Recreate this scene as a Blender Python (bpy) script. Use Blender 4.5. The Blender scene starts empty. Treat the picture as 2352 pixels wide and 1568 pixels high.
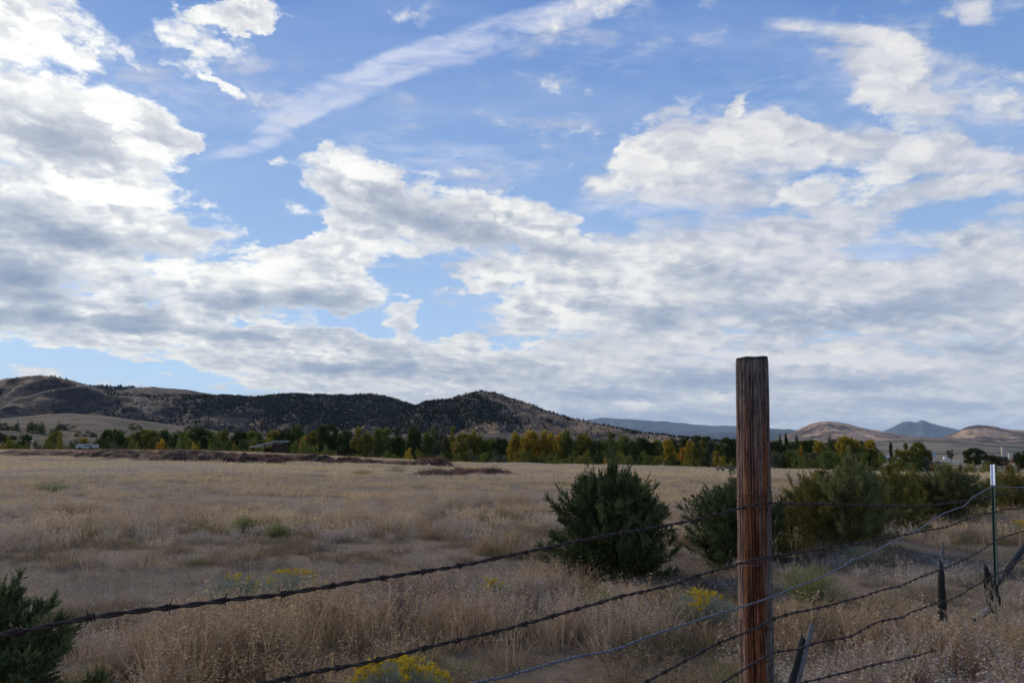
import bpy, math, random
import numpy as np
from mathutils import Vector, Matrix
random.seed(7)
rng = np.random.default_rng(11)
SC = bpy.context.scene
COL = SC.collection
R = math.radians

# ------------------------------------------------------------------ camera
CAM_H = 1.5
F = 1829.0                      # focal length in units of the 2352 px wide survey frame
PITCH = math.atan(256 / F)
cam_d = bpy.data.cameras.new('camera')
cam_d.sensor_width = 36
cam_d.lens = 36 * F / 2352
cam_d.clip_start = 0.05
cam_d.clip_end = 90000
cam = bpy.data.objects.new('camera', cam_d)
cam.location = (0, 0, CAM_H)
cam.rotation_euler = (math.pi / 2 + PITCH, 0, 0)
COL.objects.link(cam)
SC.camera = cam
cp, sp = math.cos(PITCH), math.sin(PITCH)


def ray(px, py):
    a = (px - 1176) / F
    b = (784 - py) / F
    return np.array([a, cp - sp * b, sp + cp * b])


def az_el(px, py):
    d = ray(px, py)
    return math.atan2(d[0], d[1]), math.atan2(d[2], math.hypot(d[0], d[1]))


def at_y(px, py, Y):            # point on the sight line at forward distance Y
    d = ray(px, py)
    return Vector((d[0] / d[1] * Y, Y, CAM_H + d[2] / d[1] * Y))


def at_h(px, py, h):            # point on the sight line at ground height h
    d = ray(px, py)
    t = (h - CAM_H) / d[2]
    return Vector((d[0] * t, d[1] * t, h))


# ------------------------------------------------------------------ noise (numpy)
_perm = np.random.default_rng(5).random((256, 256))


def vnoise(x, y):
    x = np.asarray(x, float); y = np.asarray(y, float)
    xi = np.floor(x).astype(int); yi = np.floor(y).astype(int)
    fx = x - xi; fy = y - yi
    fx = fx * fx * (3 - 2 * fx); fy = fy * fy * (3 - 2 * fy)
    a = _perm[xi & 255, yi & 255]; b = _perm[(xi + 1) & 255, yi & 255]
    c = _perm[xi & 255, (yi + 1) & 255]; d = _perm[(xi + 1) & 255, (yi + 1) & 255]
    return (a * (1 - fx) + b * fx) * (1 - fy) + (c * (1 - fx) + d * fx) * fy


def fbm(x, y, o=4, g=0.5):
    s = 0; a = 1; t = 0
    for k in range(o):
        s = s + a * vnoise(x * 2 ** k + 17.3 * k, y * 2 ** k + 9.1 * k); t += a; a *= g
    return s / t


def sstep(a, b, x):
    t = np.clip((np.asarray(x, float) - a) / (b - a), 0, 1)
    return t * t * (3 - 2 * t)


# ------------------------------------------------------------------ node helpers
class NT:
    def __init__(s, tree):
        s.t = tree; s.n = tree.nodes; s.l = tree.links

    def node(s, kind, **kw):
        nd = s.n.new(kind)
        for k, v in kw.items():
            setattr(nd, k, v)
        return nd

    def put(s, sock, v):
        if isinstance(v, bpy.types.NodeSocket):
            s.l.new(v, sock)
        elif v is not None:
            sock.default_value = v

    def math(s, op, a, b=None, c=None, clamp=False):
        nd = s.node('ShaderNodeMath', operation=op, use_clamp=clamp)
        s.put(nd.inputs[0], a)
        if b is not None: s.put(nd.inputs[1], b)
        if c is not None: s.put(nd.inputs[2], c)
        return nd.outputs[0]

    def vmath(s, op, a, b=None, scale=None):
        nd = s.node('ShaderNodeVectorMath', operation=op)
        s.put(nd.inputs[0], a)
        if b is not None: s.put(nd.inputs[1], b)
        if scale is not None: s.put(nd.inputs['Scale'], scale)
        return nd.outputs['Value'] if op in ('DOT_PRODUCT', 'LENGTH') else nd.outputs[0]

    def noise(s, vec, scale, detail=4, rough=0.55, dist=0.0, color=False, lac=2.0, dim='3D'):
        nd = s.node('ShaderNodeTexNoise', noise_dimensions=dim)
        if vec is not None: s.put(nd.inputs['Vector'], vec)
        nd.inputs['Scale'].default_value = scale
        nd.inputs['Detail'].default_value = detail
        nd.inputs['Roughness'].default_value = rough
        nd.inputs['Lacunarity'].default_value = lac
        nd.inputs['Distortion'].default_value = dist
        return nd.outputs['Color' if color else 'Fac']

    def mapr(s, v, a, b, c=0.0, d=1.0, smooth=False):
        nd = s.node('ShaderNodeMapRange')
        if smooth: nd.interpolation_type = 'SMOOTHSTEP'
        s.put(nd.inputs[0], v)
        for i, q in enumerate((a, b, c, d)):
            s.put(nd.inputs[i + 1], q)
        return nd.outputs[0]

    def mix(s, f, a, b, mode='MIX'):
        nd = s.node('ShaderNodeMix', data_type='RGBA', blend_type=mode)
        s.put(nd.inputs[0], f)
        s.put(nd.inputs[6], a if isinstance(a, bpy.types.NodeSocket) else (*a[:3], 1))
        s.put(nd.inputs[7], b if isinstance(b, bpy.types.NodeSocket) else (*b[:3], 1))
        return nd.outputs[2]

    def mapping(s, vec, loc=(0, 0, 0), rot=(0, 0, 0), scale=(1, 1, 1), kind='POINT'):
        nd = s.node('ShaderNodeMapping', vector_type=kind)
        s.put(nd.inputs['Vector'], vec)
        nd.inputs['Location'].default_value = loc
        nd.inputs['Rotation'].default_value = rot
        nd.inputs['Scale'].default_value = scale
        return nd.outputs[0]

    def comb(s, x, y, z=0.0):
        nd = s.node('ShaderNodeCombineXYZ')
        s.put(nd.inputs[0], x); s.put(nd.inputs[1], y); s.put(nd.inputs[2], z)
        return nd.outputs[0]

    def sep(s, v):
        nd = s.node('ShaderNodeSeparateXYZ'); s.put(nd.inputs[0], v)
        return nd.outputs
# ------------------------------------------------------------------ light
SUN_AZ, SUN_EL = R(-46), R(30)          # azimuth from the view axis (left is negative)
sun_dir = Vector((math.sin(SUN_AZ) * math.cos(SUN_EL), math.cos(SUN_AZ) * math.cos(SUN_EL), math.sin(SUN_EL)))
sd = bpy.data.lights.new('sun', 'SUN')
sd.energy = 2.8
sd.angle = R(10)
sd.color = (1.0, 0.9, 0.76)
so = bpy.data.objects.new('sun', sd)
so.rotation_euler = (-sun_dir).to_track_quat('-Z', 'Y').to_euler()
COL.objects.link(so)


# ------------------------------------------------------------------ sky and clouds, all by direction
def make_world():
    w = bpy.data.worlds.new('World')
    SC.world = w
    w.use_nodes = True
    t = w.node_tree
    t.nodes.clear()
    N = NT(t)
    out = N.node('ShaderNodeOutputWorld')
    bg = N.node('ShaderNodeBackground')
    t.links.new(bg.outputs[0], out.inputs[0])
    tc = N.node('ShaderNodeTexCoord').outputs['Generated']
    d = N.sep(N.vmath('NORMALIZE', tc))
    X, Y, Z = d[0], d[1], d[2]
    Zc = N.math('MAXIMUM', Z, 0.0)
    az = N.math('ARCTAN2', X, N.math('MAXIMUM', N.math('ABSOLUTE', Y), 0.001))
    el = N.math('ARCSINE', Z)
    # cloud deck coordinates: flatten and shrink towards the horizon as a real deck does
    den = N.math('ADD', Zc, 0.24)
    P = N.comb(N.math('DIVIDE', X, den), N.math('DIVIDE', Y, den), N.math('MULTIPLY', el, 2.0))
    E = N.comb(az, el, 1.0)      # z = 1 turns a dot product into an affine map
    # ragged edges: displace the lookup by noise
    w1 = N.noise(P, 3.4, 7, 0.66, color=True, dim='2D')
    w1 = N.vmath('SUBTRACT', w1, (0.5, 0.5, 0.5))
    amp = N.mapr(el, 0.0, 0.45, 0.035, 0.115)
    w1 = N.vmath('MULTIPLY', N.vmath('SCALE', w1, scale=amp), (1.5, 0.95, 0.0))
    EW = N.vmath('ADD', E, w1)

    def blobs(vec, lst, power=2.0):
        acc = None
        for b in lst:
            px, py, rx, ry, rot, wt = b
            a0, e0 = az_el(px, py)
            c, s = math.cos(R(rot)), math.sin(R(rot))
            ax, ex = az_el(px + rx * c, py + rx * s)
            rr = math.hypot(ax - a0, ex - e0)
            ang = math.atan2(ex - e0, ax - a0)
            bx, by = az_el(px - ry * s, py + ry * c)
            r2 = abs(-(bx - a0) * math.sin(ang) + (by - e0) * math.cos(ang))
            r2 = max(r2, .002)
            ca, sa = math.cos(ang), math.sin(ang)
            d1 = N.vmath('DOT_PRODUCT', vec, (ca / rr, sa / rr, -(a0 * ca + e0 * sa) / rr))
            d2 = N.vmath('DOT_PRODUCT', vec, (-sa / r2, ca / r2, (a0 * sa - e0 * ca) / r2))
            q = N.math('MULTIPLY_ADD', d2, d2, N.math('MULTIPLY', d1, d1))
            g = N.math('MAXIMUM', N.math('SUBTRACT', 1.0, q), 0.0)
            if power == 1.0: g = N.math('MULTIPLY', g, g)
            acc = N.math('MULTIPLY', g, wt) if acc is None else N.math('MULTIPLY_ADD', g, wt, acc)
        return acc

    A = SKY_A; B = SKY_B; C = SKY_C; D = SKY_D; H = SKY_H
    fine = N.noise(P, 5.0, 7, 0.62, dim='2D')

    def billow(v):
        nd = N.node('ShaderNodeTexVoronoi', feature='SMOOTH_F1', normalize=True, voronoi_dimensions='2D')
        N.put(nd.inputs['Vector'], v)
        nd.inputs['Scale'].default_value = 7.0
        nd.inputs['Detail'].default_value = 2.5
        nd.inputs['Roughness'].default_value = 0.55
        nd.inputs['Lacunarity'].default_value = 2.4
        nd.inputs['Smoothness'].default_value = 0.55
        return N.math('SUBTRACT', 1.0, nd.outputs['Distance'])
    PW = N.vmath('ADD', P, N.vmath('SCALE', w1, scale=1.6))
    bil = billow(PW)
    relief = N.math('SUBTRACT', bil, billow(N.vmath('ADD', PW, (-0.030, 0.018, 0.03))))
    # --- crisp cumulus
    fa = blobs(EW, A)
    hole = blobs(EW, H)
    fa = N.math('SUBTRACT', N.math('MINIMUM', fa, 1.5), hole)
    da = N.math('ADD', N.math('MULTIPLY_ADD', fa, 1.15, -0.22), N.math('ADD', N.math('MULTIPLY_ADD', fine, 2.0, -1.0), N.math('MULTIPLY_ADD', bil, 1.6, -1.18)))
    alpha_a = N.mapr(da, 0.0, 0.52, 0, 1, True)
    # --- softer high layer
    fb = N.math('SUBTRACT', N.math('MINIMUM', blobs(EW, B), 1.3), hole)
    stretched = N.mapping(P, (0, 0, 0), (0, 0, R(25)), (3.2, 8.5, 2.0))
    soft = N.noise(stretched, 1.0, 8, 0.6, 0.3, dim='2D')
    db = N.math('ADD', fb, N.math('MULTIPLY_ADD', soft, 1.9, -1.0))
    db = N.math('MULTIPLY_ADD', N.math('SUBTRACT', fine, 0.5), 1.3, db)
    db = N.math('MULTIPLY_ADD', N.math('SUBTRACT', bil, 0.7), 0.8, db)
    alpha_b = N.mapr(db, 0.0, 0.85, 0, 0.95, True)
    # --- cirrus streaks
    fc = blobs(E, C)
    fc = N.math('MINIMUM', fc, 0.9)
    stk = N.noise(N.mapping(E, (0, 0, 0), (0, 0, R(20)), (16, 60, 1)), 1.0, 7, 0.66, 0.35, dim='2D')
    alpha_c = N.math('MULTIPLY', N.math('ADD', fc, N.math('MULTIPLY_ADD', stk, 2.3, -1.30)), N.math('MULTIPLY', fc, 1.7, clamp=True), clamp=True)
    alpha_c = N.math('MULTIPLY', alpha_c, 0.70)
    veil = N.noise(N.mapping(P, (3, 1, 0), (0, 0, R(-30)), (1.2, 3.5, 1.0)), 1.0, 5, 0.55, 0.6, dim='2D')
    veil = N.mapr(veil, 0.42, 0.75, 0.0, 0.30)
    # --- clear sky
    sky = N.node('ShaderNodeTexSky', sky_type='NISHITA')
    sky.sun_disc = False
    sky.sun_elevation = SUN_EL
    sky.sun_rotation = SUN_AZ
    sky.altitude = 1600
    sky.air_density = 1.0
    sky.dust_density = 0.6
    sky.ozone_density = 2.0
    blue = N.vmath('SCALE', sky.outputs[0], scale=SKY_MUL)
    blue = N.mix(0.75, blue, N.mix(N.mapr(el, 0.0, 0.62, 0, 1), (0.47, 0.66, 0.88), (0.070, 0.200, 0.57)))
    # --- cloud light: bright thin edges, grey thick bellies, sunward flanks lit
    shade = blobs(N.vmath('ADD', E, N.vmath('SCALE', w1, scale=0.7)), D, 1.0)
    dark = shade
    rel_k = N.mapr(el, 0.08, 0.30, 0.55, 1.0)
    relief = N.math('MULTIPLY', relief, rel_k)
    dark = N.math('MULTIPLY_ADD', N.math('SUBTRACT', N.noise(P, 2.2, 6, 0.55, dim='2D'), 0.5), 1.7, N.math('MULTIPLY', dark, 1.75))
    dark = N.math('MULTIPLY_ADD', relief, -3.6, dark)
    dark = N.math('MULTIPLY_ADD', N.math('SUBTRACT', fine, 0.5), 1.1, dark)
    core = N.mapr(da, 0.15, 1.25, -0.05, 0.30)
    dark = N.math('MULTIPLY', N.math('ADD', dark, core), N.mapr(da, 0.05, 1.1, 0.15, 1.1))
    sunward = N.mapr(az, -0.7, 0.35, 1.0, 0.0)
    lit = N.mix(sunward, (0.80, 0.795, 0.78), (1.06, 1.06, 1.01))
    lowlit = N.mapr(el, 0.02, 0.16, 1.0, 0.0)
    lit = N.mix(N.math('MULTIPLY', lowlit, 0.6), lit, (0.84, 0.80, 0.69))
    belly = N.mix(N.mapr(el, 0.05, 0.42, 0, 1), (0.19, 0.275, 0.42), (0.34, 0.385, 0.49))
    def shoulder(v, lo):
        q = N.math('SUBTRACT', v, lo)
        q = N.math('MULTIPLY', N.math('ADD', q, N.math('SQRT', N.math('MULTIPLY_ADD', q, q, 0.07))), 0.5)
        return N.math('DIVIDE', N.math('MULTIPLY', q, 1.28), N.math('ADD', q, 0.78))
    cum = N.mix(shoulder(dark, -0.13), lit, belly)
    darkb = N.math('MULTIPLY_ADD', N.math('SUBTRACT', soft, 0.5), -1.0, N.math('MULTIPLY', shade, 1.7))
    darkb = N.math('MULTIPLY_ADD', relief, -2.6, darkb)
    darkb = N.math('MULTIPLY_ADD', N.math('SUBTRACT', fine, 0.5), 1.4, darkb)
    litb = N.mix(N.math('MULTIPLY', lowlit, 0.5), (0.70, 0.70, 0.73), (0.80, 0.77, 0.70))
    hi = N.mix(shoulder(darkb, -0.24), litb, belly)
    c = N.mix(veil, blue, (0.52, 0.60, 0.80))
    c = N.mix(alpha_c, c, (0.66, 0.69, 0.82))
    c = N.mix(alpha_b, c, hi)
    c = N.mix(alpha_a, c, cum)
    low = N.mapr(el, -0.02, 0.10, 0.45, 0.0)
    c = N.mix(low, c, (0.50, 0.60, 0.74))
    t.links.new(c, bg.inputs[0])
    bg.inputs[1].default_value = 1.0
    w.cycles.sampling_method = 'MANUAL'
    w.cycles.sample_map_resolution = 512
    return w


SKY_MUL = 0.1
# (x, y, rx, ry, tilt, weight) in survey-frame directions
SKY_A = [
    (60, 110, 250, 130, 10, .75), (150, 290, 330, 120, 12, 1.1), (330, 300, 170, 95, 25, .6), (430, 345, 85, 40, 10, .5),
    (250, 420, 260, 70, 8, .9), (60, 470, 200, 90, 5, .7), (330, 515, 270, 85, 4, 1.0), (90, 600, 260, 110, 0, 1.1),
    (320, 640, 160, 60, 10, .6), (150, 735, 300, 70, 2, 1.1), (480, 760, 330, 65, 8, .9), (640, 665, 290, 85, 3, 1.15),
    (590, 570, 70, 35, 0, .5), (910, 735, 62, 55, 0, .8), (770, 800, 330, 50, 4, 1.0), (560, 845, 330, 42, 4, .9),
    (1010, 850, 420, 55, 2, 1.0), (820, 430, 150, 105, 15, 1.0), (970, 500, 250, 110, 12, 1.1), (1200, 500, 180, 75, 10, .9),
    (1310, 560, 140, 45, 8, .8), (780, 560, 120, 70, 0, .8), (650, 465, 55, 28, -15, .45), (757, 334, 34, 14, -10, .45),
    (700, 590, 120, 40, 5, .6), (540, 12, 190, 38, 3, 1.1), (420, 60, 130, 45, 25, .7), (410, 130, 75, 45, 40, .7), (490, 185, 75, 24, 28, .7),
    (240, 75, 150, 38, 32, .45), (310, 40, 60, 26, 10, .3), (190, 130, 50, 28, 0, .35),
    (1080, 640, 120, 36, -6, .8), (1280, 630, 190, 70, 4, .9), (1220, 720, 130, 60, 18, .8), (1480, 640, 230, 90, 5, .8),
    (1420, 740, 300, 80, 6, .9), (1330, 830, 230, 50, 3, .6), (90, 850, 78, 24, 5, .85), (222, 868, 48, 14, 0, .75),
    (285, 848, 60, 7, 2, .6), (370, 862, 70, 8, 3, .6), (700, 885, 260, 22, 2, .9), (1475, 925, 75, 18, 0, .6), (1650, 912, 40, 18, 0, .5),
    (-250, 500, 300, 500, 0, 1.0), (1620, 600, 180, 60, -8, .5),
    (1520, 390, 150, 80, -10, .75), (1680, 350, 180, 80, 0, .55), (1850, 330, 160, 60, 0, .5), (2020, 350, 150, 55, -8, .5), (1590, 235, 90, 28, -32, .6), (1695, 235, 60, 24, -52, .6),
    (2020, 110, 150, 70, 25, .45), (2120, 130, 90, 60, 60, .4), (2080, 260, 150, 55, 0, .35), (1930, 430, 240, 45, -14, .55), (2220, 420, 170, 50, -16, .55), (1800, 560, 160, 45, -8, .6),
    (2250, 600, 220, 60, -6, .6), (1980, 640, 250, 60, 0, .6), (1450, 560, 160, 50, 0, .5), (1750, 700, 300, 60, 0, .55), (2250, 740, 250, 40, 0, .45), (1900, 800, 400, 45, 2, .45), (500, 690, 160, 60, 0, .5), (700, 780, 160, 50, 0, .5),
    (1150, 800, 180, 50, 0, .6), (980, 790, 160, 40, 0, .45), (300, 780, 200, 30, 3, .5), (30, 20, 200, 60, 0, .5), (800, 640, 120, 50, 0, .4), (865, 585, 110, 40, 4, .55), (2000, 180, 160, 50, 40, .4), (2150, 300, 120, 50, 0, .35), (1780, 290, 120, 45, 10, .5), (1450, 330, 90, 40, -30, .5),
]
SKY_B = [
    (1750, 610, 700, 110, 0, .8), (1500, 760, 600, 90, 3, .8), (2250, 760, 400, 120, 0, .6), (1100, 600, 200, 60, 5, .5),
    (2060, 170, 230, 110, 20, .5), (2150, 310, 240, 70, -10, .5), (1600, 300, 200, 60, -20, .5), (2300, 520, 200, 60, -10, .6), (1560, 520, 260, 50, 0, .5),
    (1500, 400, 170, 90, -10, .9), (1560, 250, 120, 30, -32, .8), (1690, 235, 70, 26, -52, .8), (1700, 360, 260, 95, 0, .95),
    (1960, 330, 300, 75, 0, .75), (2010, 120, 190, 75, 20, .62), (2080, 210, 170, 50, 10, .55), (2250, 390, 260, 75, -14, .7),
    (2030, 470, 330, 60, -14, .85), (1650, 460, 200, 60, 0, .7), (1480, 600, 300, 70, 0, .7), (1760, 560, 260, 60, -5, .8),
    (2280, 650, 330, 130, 0, 1.0), (1900, 690, 560, 110, 2, 1.1), (1650, 890, 1100, 120, 0, 1.5), (2200, 920, 700, 110, 0, 1.2), (1900, 970, 1300, 75, 0, 1.3), (900, 930, 500, 45, 0, .8),
    (1150, 900, 600, 70, 0, 1.2), (2280, 20, 130, 50, 20, .5), (2600, 500, 300, 400, 0, .7), (250, 110, 400, 130, 10, .35), (1630, 110, 70, 60, 60, .3),
    (1640, 15, 30, 30, 0, .35),
]
SKY_C = [
    (800, 200, 290, 52, -24, .95), (560, 345, 150, 22, -14, .8), (680, 270, 150, 34, -30, .7), (1080, 100, 300, 55, -21, .8), (1380, 10, 260, 50, -18, .6),
    (1020, 355, 330, 55, 5, .5), (1850, 190, 330, 120, 0, .32), (1400, 150, 300, 60, -20, .3), (350, 200, 260, 90, 10, .4), (1500, 480, 300, 40, 0, .6),
    (2000, 600, 200, 60, 0, .6),
]
SKY_H = [
    (1045, 735, 95, 36, 14, .9), (985, 640, 70, 22, 8, .6), (770, 738, 45, 20, 8, .9), (560, 735, 25, 10, 0, .6), (330, 707, 35, 10, 0, .6), (90, 812, 330, 24, 6, 1.6), (200, 835, 420, 20, 6, .8),
    (1420, 500, 90, 20, 0, .4), (2060, 590, 150, 22, -6, .75), (590, 440, 45, 130, 10, .5), (640, 530, 60, 40, 0, .6),
    (1620, 830, 120, 18, 0, .35), (1750, 770, 300, 14, 2, .3),
]
SKY_D = [
    (140, 325, 170, 60, 12, .75), (60, 240, 140, 40, 10, .35), (90, 520, 260, 60, 10, .75), (300, 560, 260, 45, 10, .75), (480, 530, 140, 40, 14, .45), (50, 640, 220, 80, 5, .85),
    (90, 735, 220, 40, 2, .75), (330, 690, 100, 40, 10, .55), (300, 735, 120, 26, 4, .7), (640, 705, 240, 44, 4, .85), (760, 690, 150, 30, 8, .4), (560, 770, 220, 20, 5, .5),
    (920, 480, 150, 55, 16, .75), (1080, 545, 200, 50, 10, .65), (1250, 570, 160, 36, 8, .6), (970, 425, 60, 30, 10, .3), (925, 750, 45, 36, 0, .35),
    (850, 850, 330, 30, 2, .75), (1100, 870, 320, 26, 2, .5), (1450, 720, 260, 30, 5, .5), (1650, 650, 220, 46, 5, .5), (1900, 730, 520, 50, 2, .7), (2200, 690, 300, 50, -4, .5),
    (1620, 870, 240, 36, 2, .55), (1950, 880, 340, 26, -2, .55), (2230, 800, 240, 18, 0, .4), (2150, 930, 400, 24, 0, .45), (2232, 548, 42, 16, 0, .7), (560, 8, 130, 22, 4, .5), (60, 40, 160, 30, 0, .2),
    (2080, 500, 120, 16, -12, .35), (1650, 440, 160, 22, -8, .25), (1330, 640, 150, 22, 5, .35), (1750, 560, 140, 24, -8, .4), (1400, 905, 260, 26, 0, .45), (1500, 960, 500, 24, 0, .5), (2100, 985, 500, 24, 0, .5), (1850, 820, 500, 20, 2, -.5), (1460, 925, 60, 18, 0, -.9), (1650, 912, 40, 18, 0, -.7),
    (600, 620, 120, 30, -10, -.6), (830, 400, 130, 40, 20, -.6), (420, 620, 120, 30, 0, -.5), (250, 440, 260, 30, 8, -.7), (350, 230, 150, 40, 20, -.4), (1300, 720, 160, 22, 10, -.5), (1150, 630, 120, 24, 0, -.5),
]
make_world()
SC.view_settings.view_transform = 'Standard'
SC.view_settings.look = 'None'
SC.view_settings.exposure = 0.18
SC.view_settings.gamma = 1.0
SC.cycles.use_denoising = True
SC.cycles.use_adaptive_sampling = True
SC.cycles.adaptive_threshold = 0.014
SC.cycles.adaptive_min_samples = 12
# ------------------------------------------------------------------ object helpers
def mesh_obj(name, verts, faces, mat=None, parent=None, smooth=False, attrs=None, link=True):
    """verts (n,3), faces (m,3) or (m,4) or a list of tuples -> one mesh object"""
    me = bpy.data.meshes.new(name)
    if isinstance(faces, np.ndarray):
        verts = np.asarray(verts, np.float32)
        m, k = faces.shape
        me.vertices.add(len(verts)); me.vertices.foreach_set('co', verts.ravel())
        me.loops.add(m * k); me.loops.foreach_set('vertex_index', faces.astype(np.int32).ravel())
        me.polygons.add(m)
        me.polygons.foreach_set('loop_start', np.arange(0, m * k, k, dtype=np.int32))
        me.update(calc_edges=True)
    else:
        me.from_pydata([tuple(v) for v in verts], [], faces)
    if attrs:
        for k, v in attrs.items():
            a = me.attributes.new(k, 'FLOAT', 'POINT')
            a.data.foreach_set('value', np.asarray(v, np.float32))
    if smooth:
        me.polygons.foreach_set('use_smooth', [True] * len(me.polygons))
    if mat: me.materials.append(mat)
    me.update()
    o = bpy.data.objects.new(name, me)
    if link: COL.objects.link(o)
    if parent: o.parent = parent
    return o


def tag(o, label=None, cat=None, group=None, kind=None):
    if label: o['label'] = label
    if cat: o['category'] = cat
    if group: o['group'] = group
    if kind: o['kind'] = kind
    return o


def empty(name, loc=(0, 0, 0), rz=0):
    o = bpy.data.objects.new(name, None)
    o.empty_display_size = 0.2
    o.location = loc; o.rotation_euler = (0, 0, rz)
    COL.objects.link(o)
    return o


class MB:
    """collects pieces of one mesh"""
    def __init__(s): s.v = []; s.f = []; s.n = 0

    def add(s, v, f):
        s.v.extend([tuple(q) for q in v]); s.f.extend([tuple(i + s.n for i in q) for q in f]); s.n += len(v)

    def box(s, c, size, rot=None):
        hx, hy, hz = size[0] / 2, size[1] / 2, size[2] / 2
        M = rot.to_matrix() if rot is not None else Matrix.Identity(3)
        vs = [Vector(c) + M @ Vector((x * hx, y * hy, z * hz)) for x in (-1, 1) for y in (-1, 1) for z in (-1, 1)]
        s.add(vs, [(0, 1, 3, 2), (4, 6, 7, 5), (0, 4, 5, 1), (2, 3, 7, 6), (0, 2, 6, 4), (1, 5, 7, 3)])

    def tube(s, pts, radii, seg=6, cap=True):
        pts = [Vector(p) for p in pts]
        if not hasattr(radii, '__len__'): radii = [radii] * len(pts)
        vs = []; fs = []
        up = Vector((0.03, 0.02, 1))
        for i, p in enumerate(pts):
            t = (pts[min(i + 1, len(pts) - 1)] - pts[max(i - 1, 0)]).normalized()
            a = t.cross(up)
            if a.length < .05: a = t.cross(Vector((1, 0, 0)))
            a.normalize(); b = t.cross(a)
            for k in range(seg):
                w = 2 * math.pi * k / seg
                vs.append(p + (a * math.cos(w) + b * math.sin(w)) * radii[i])
        for i in range(len(pts) - 1):
            for k in range(seg):
                k2 = (k + 1) % seg
                fs.append((i * seg + k, i * seg + k2, (i + 1) * seg + k2, (i + 1) * seg + k))
        if cap:
            fs.append(tuple(range(seg))[::-1]); fs.append(tuple((len(pts) - 1) * seg + k for k in range(seg)))
        s.add(vs, fs)

    def build(s, name, mat, parent=None, smooth=False, link=True):
        return mesh_obj(name, s.v, s.f, mat, parent, smooth, link=link)


# ------------------------------------------------------------------ materials
def new_mat(name):
    m = bpy.data.materials.new(name); m.use_nodes = True
    m.node_tree.nodes.clear()
    N = NT(m.node_tree)
    out = N.node('ShaderNodeOutputMaterial')
    return m, N, out


def principled(N, out, color, rough=0.85, spec=0.2, metal=0.0, bump=None, bstr=0.3, bdist=0.02):
    b = N.node('ShaderNodeBsdfPrincipled')
    N.put(b.inputs['Base Color'], color if isinstance(color, bpy.types.NodeSocket) else (*color, 1))
    N.put(b.inputs['Roughness'], rough)
    N.put(b.inputs['Specular IOR Level'], spec)
    N.put(b.inputs['Metallic'], metal)
    if bump is not None:
        q = N.node('ShaderNodeBump'); q.inputs['Strength'].default_value = bstr; q.inputs['Distance'].default_value = bdist
        N.put(q.inputs['Height'], bump); N.l.new(q.outputs[0], b.inputs['Normal'])
    N.l.new(b.outputs[0], out.inputs[0])
    return b


def simple_mat(name, color, rough=0.8, var=0.15, scale=8, metal=0.0, spec=0.3):
    m, N, out = new_mat(name)
    tc = N.node('ShaderNodeTexCoord').outputs['Object']
    n = N.noise(tc, scale, 5, 0.6)
    k = N.mapr(n, 0.3, 0.7, 1 - var, 1 + var)
    c = N.vmath('SCALE', tuple(color), scale=k)
    principled(N, out, c, rough, spec, metal, bump=n, bstr=0.2, bdist=0.01)
    return m


def leaf_mat(name, col_a, col_b, trans=0.35, patch=0.0, patch_scale=0.5, patch_col=(0, 0, 0), inst=True):
    """foliage: colour varies leaf by leaf ('var' attribute), plant by plant, and lets some light through"""
    m, N, out = new_mat(name)
    at = N.node('ShaderNodeAttribute', attribute_name='var')
    f = at.outputs['Fac']
    if inst:
        oi = N.node('ShaderNodeObjectInfo').outputs['Random']
        f = N.math('ADD', N.math('MULTIPLY', f, 0.7), N.math('MULTIPLY', oi, 0.3))
    c = N.mix(f, col_a, col_b)
    if patch:
        pos = N.node('ShaderNodeNewGeometry').outputs['Position']
        pn = N.mapr(N.noise(pos, patch_scale, 4, 0.6), 0.42, 0.62, 0, patch)
        c = N.mix(pn, c, patch_col)
    d = N.node('ShaderNodeBsdfDiffuse'); N.put(d.inputs[0], c)
    t = N.node('ShaderNodeBsdfTranslucent'); N.put(t.inputs[0], c)
    mx = N.node('ShaderNodeMixShader'); mx.inputs[0].default_value = trans
    N.l.new(d.outputs[0], mx.inputs[1]); N.l.new(t.outputs[0], mx.inputs[2])
    N.l.new(mx.outputs[0], out.inputs[0])
    return m


# ------------------------------------------------------------------ the ground sheet
def field_edge(az):
    """distance at which the terrace with the dry field ends, by azimuth"""
    return np.interp(az, [-1.2, -0.65, -0.3, -0.1, 0.05, 0.25, 0.45, 0.65, 1.2], [165, 160, 150, 128, 108, 80, 70, 62, 58])


def track_mask(x, y):
    """the bare vehicle track crossing the near field"""
    yc = 10.4 + 0.13 * (x - 0) + 0.35 * np.sin(x * 0.45) + 0.006 * x * x
    wl = np.interp(x, [-9, -5, -2.5, 0, 3, 8], [1.7, 1.6, 1.35, 1.1, 1.1, 1.0])
    d = np.abs(y - yc) / wl + (fbm(x * 1.3, y * 1.3, 3) - .5) * 1.0
    return 1 - sstep(0.6, 1.15, d)


def ground_h(x, y):
    x = np.asarray(x, float); y = np.asarray(y, float)
    r = np.hypot(x, y); az = np.arctan2(x, y)
    h = (fbm(x * 0.16 + 40, y * 0.16 + 40, 4) - 0.5) * 0.20 * sstep(1.0, 9, r)
    h += (fbm(x * 0.9, y * 0.9, 3) - 0.5) * 0.06
    h -= track_mask(x, y) * 0.07
    h += 0.0148 * np.maximum(r - 25, 0) * (1 - sstep(-0.42, 0.0, az)) * np.clip(1 - (r - 160) / 600, 0, 1) * (np.abs(az) < 1.6)
    h += 0.30 * np.exp(-(((x - 5.2) / 1.6) ** 2 + ((y - 11.8) / 1.8) ** 2))
    e = field_edge(az)
    n = (fbm(az * 9 + 3, az * 5, 3) - .5) * 8
    drop = sstep(0, 16, r - e - n)
    h = h * (1 - drop) - drop * (4.6 - 0.0 * r)
    far = sstep(1500, 6000, r)
    h = h + far * 6
    return h


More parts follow.
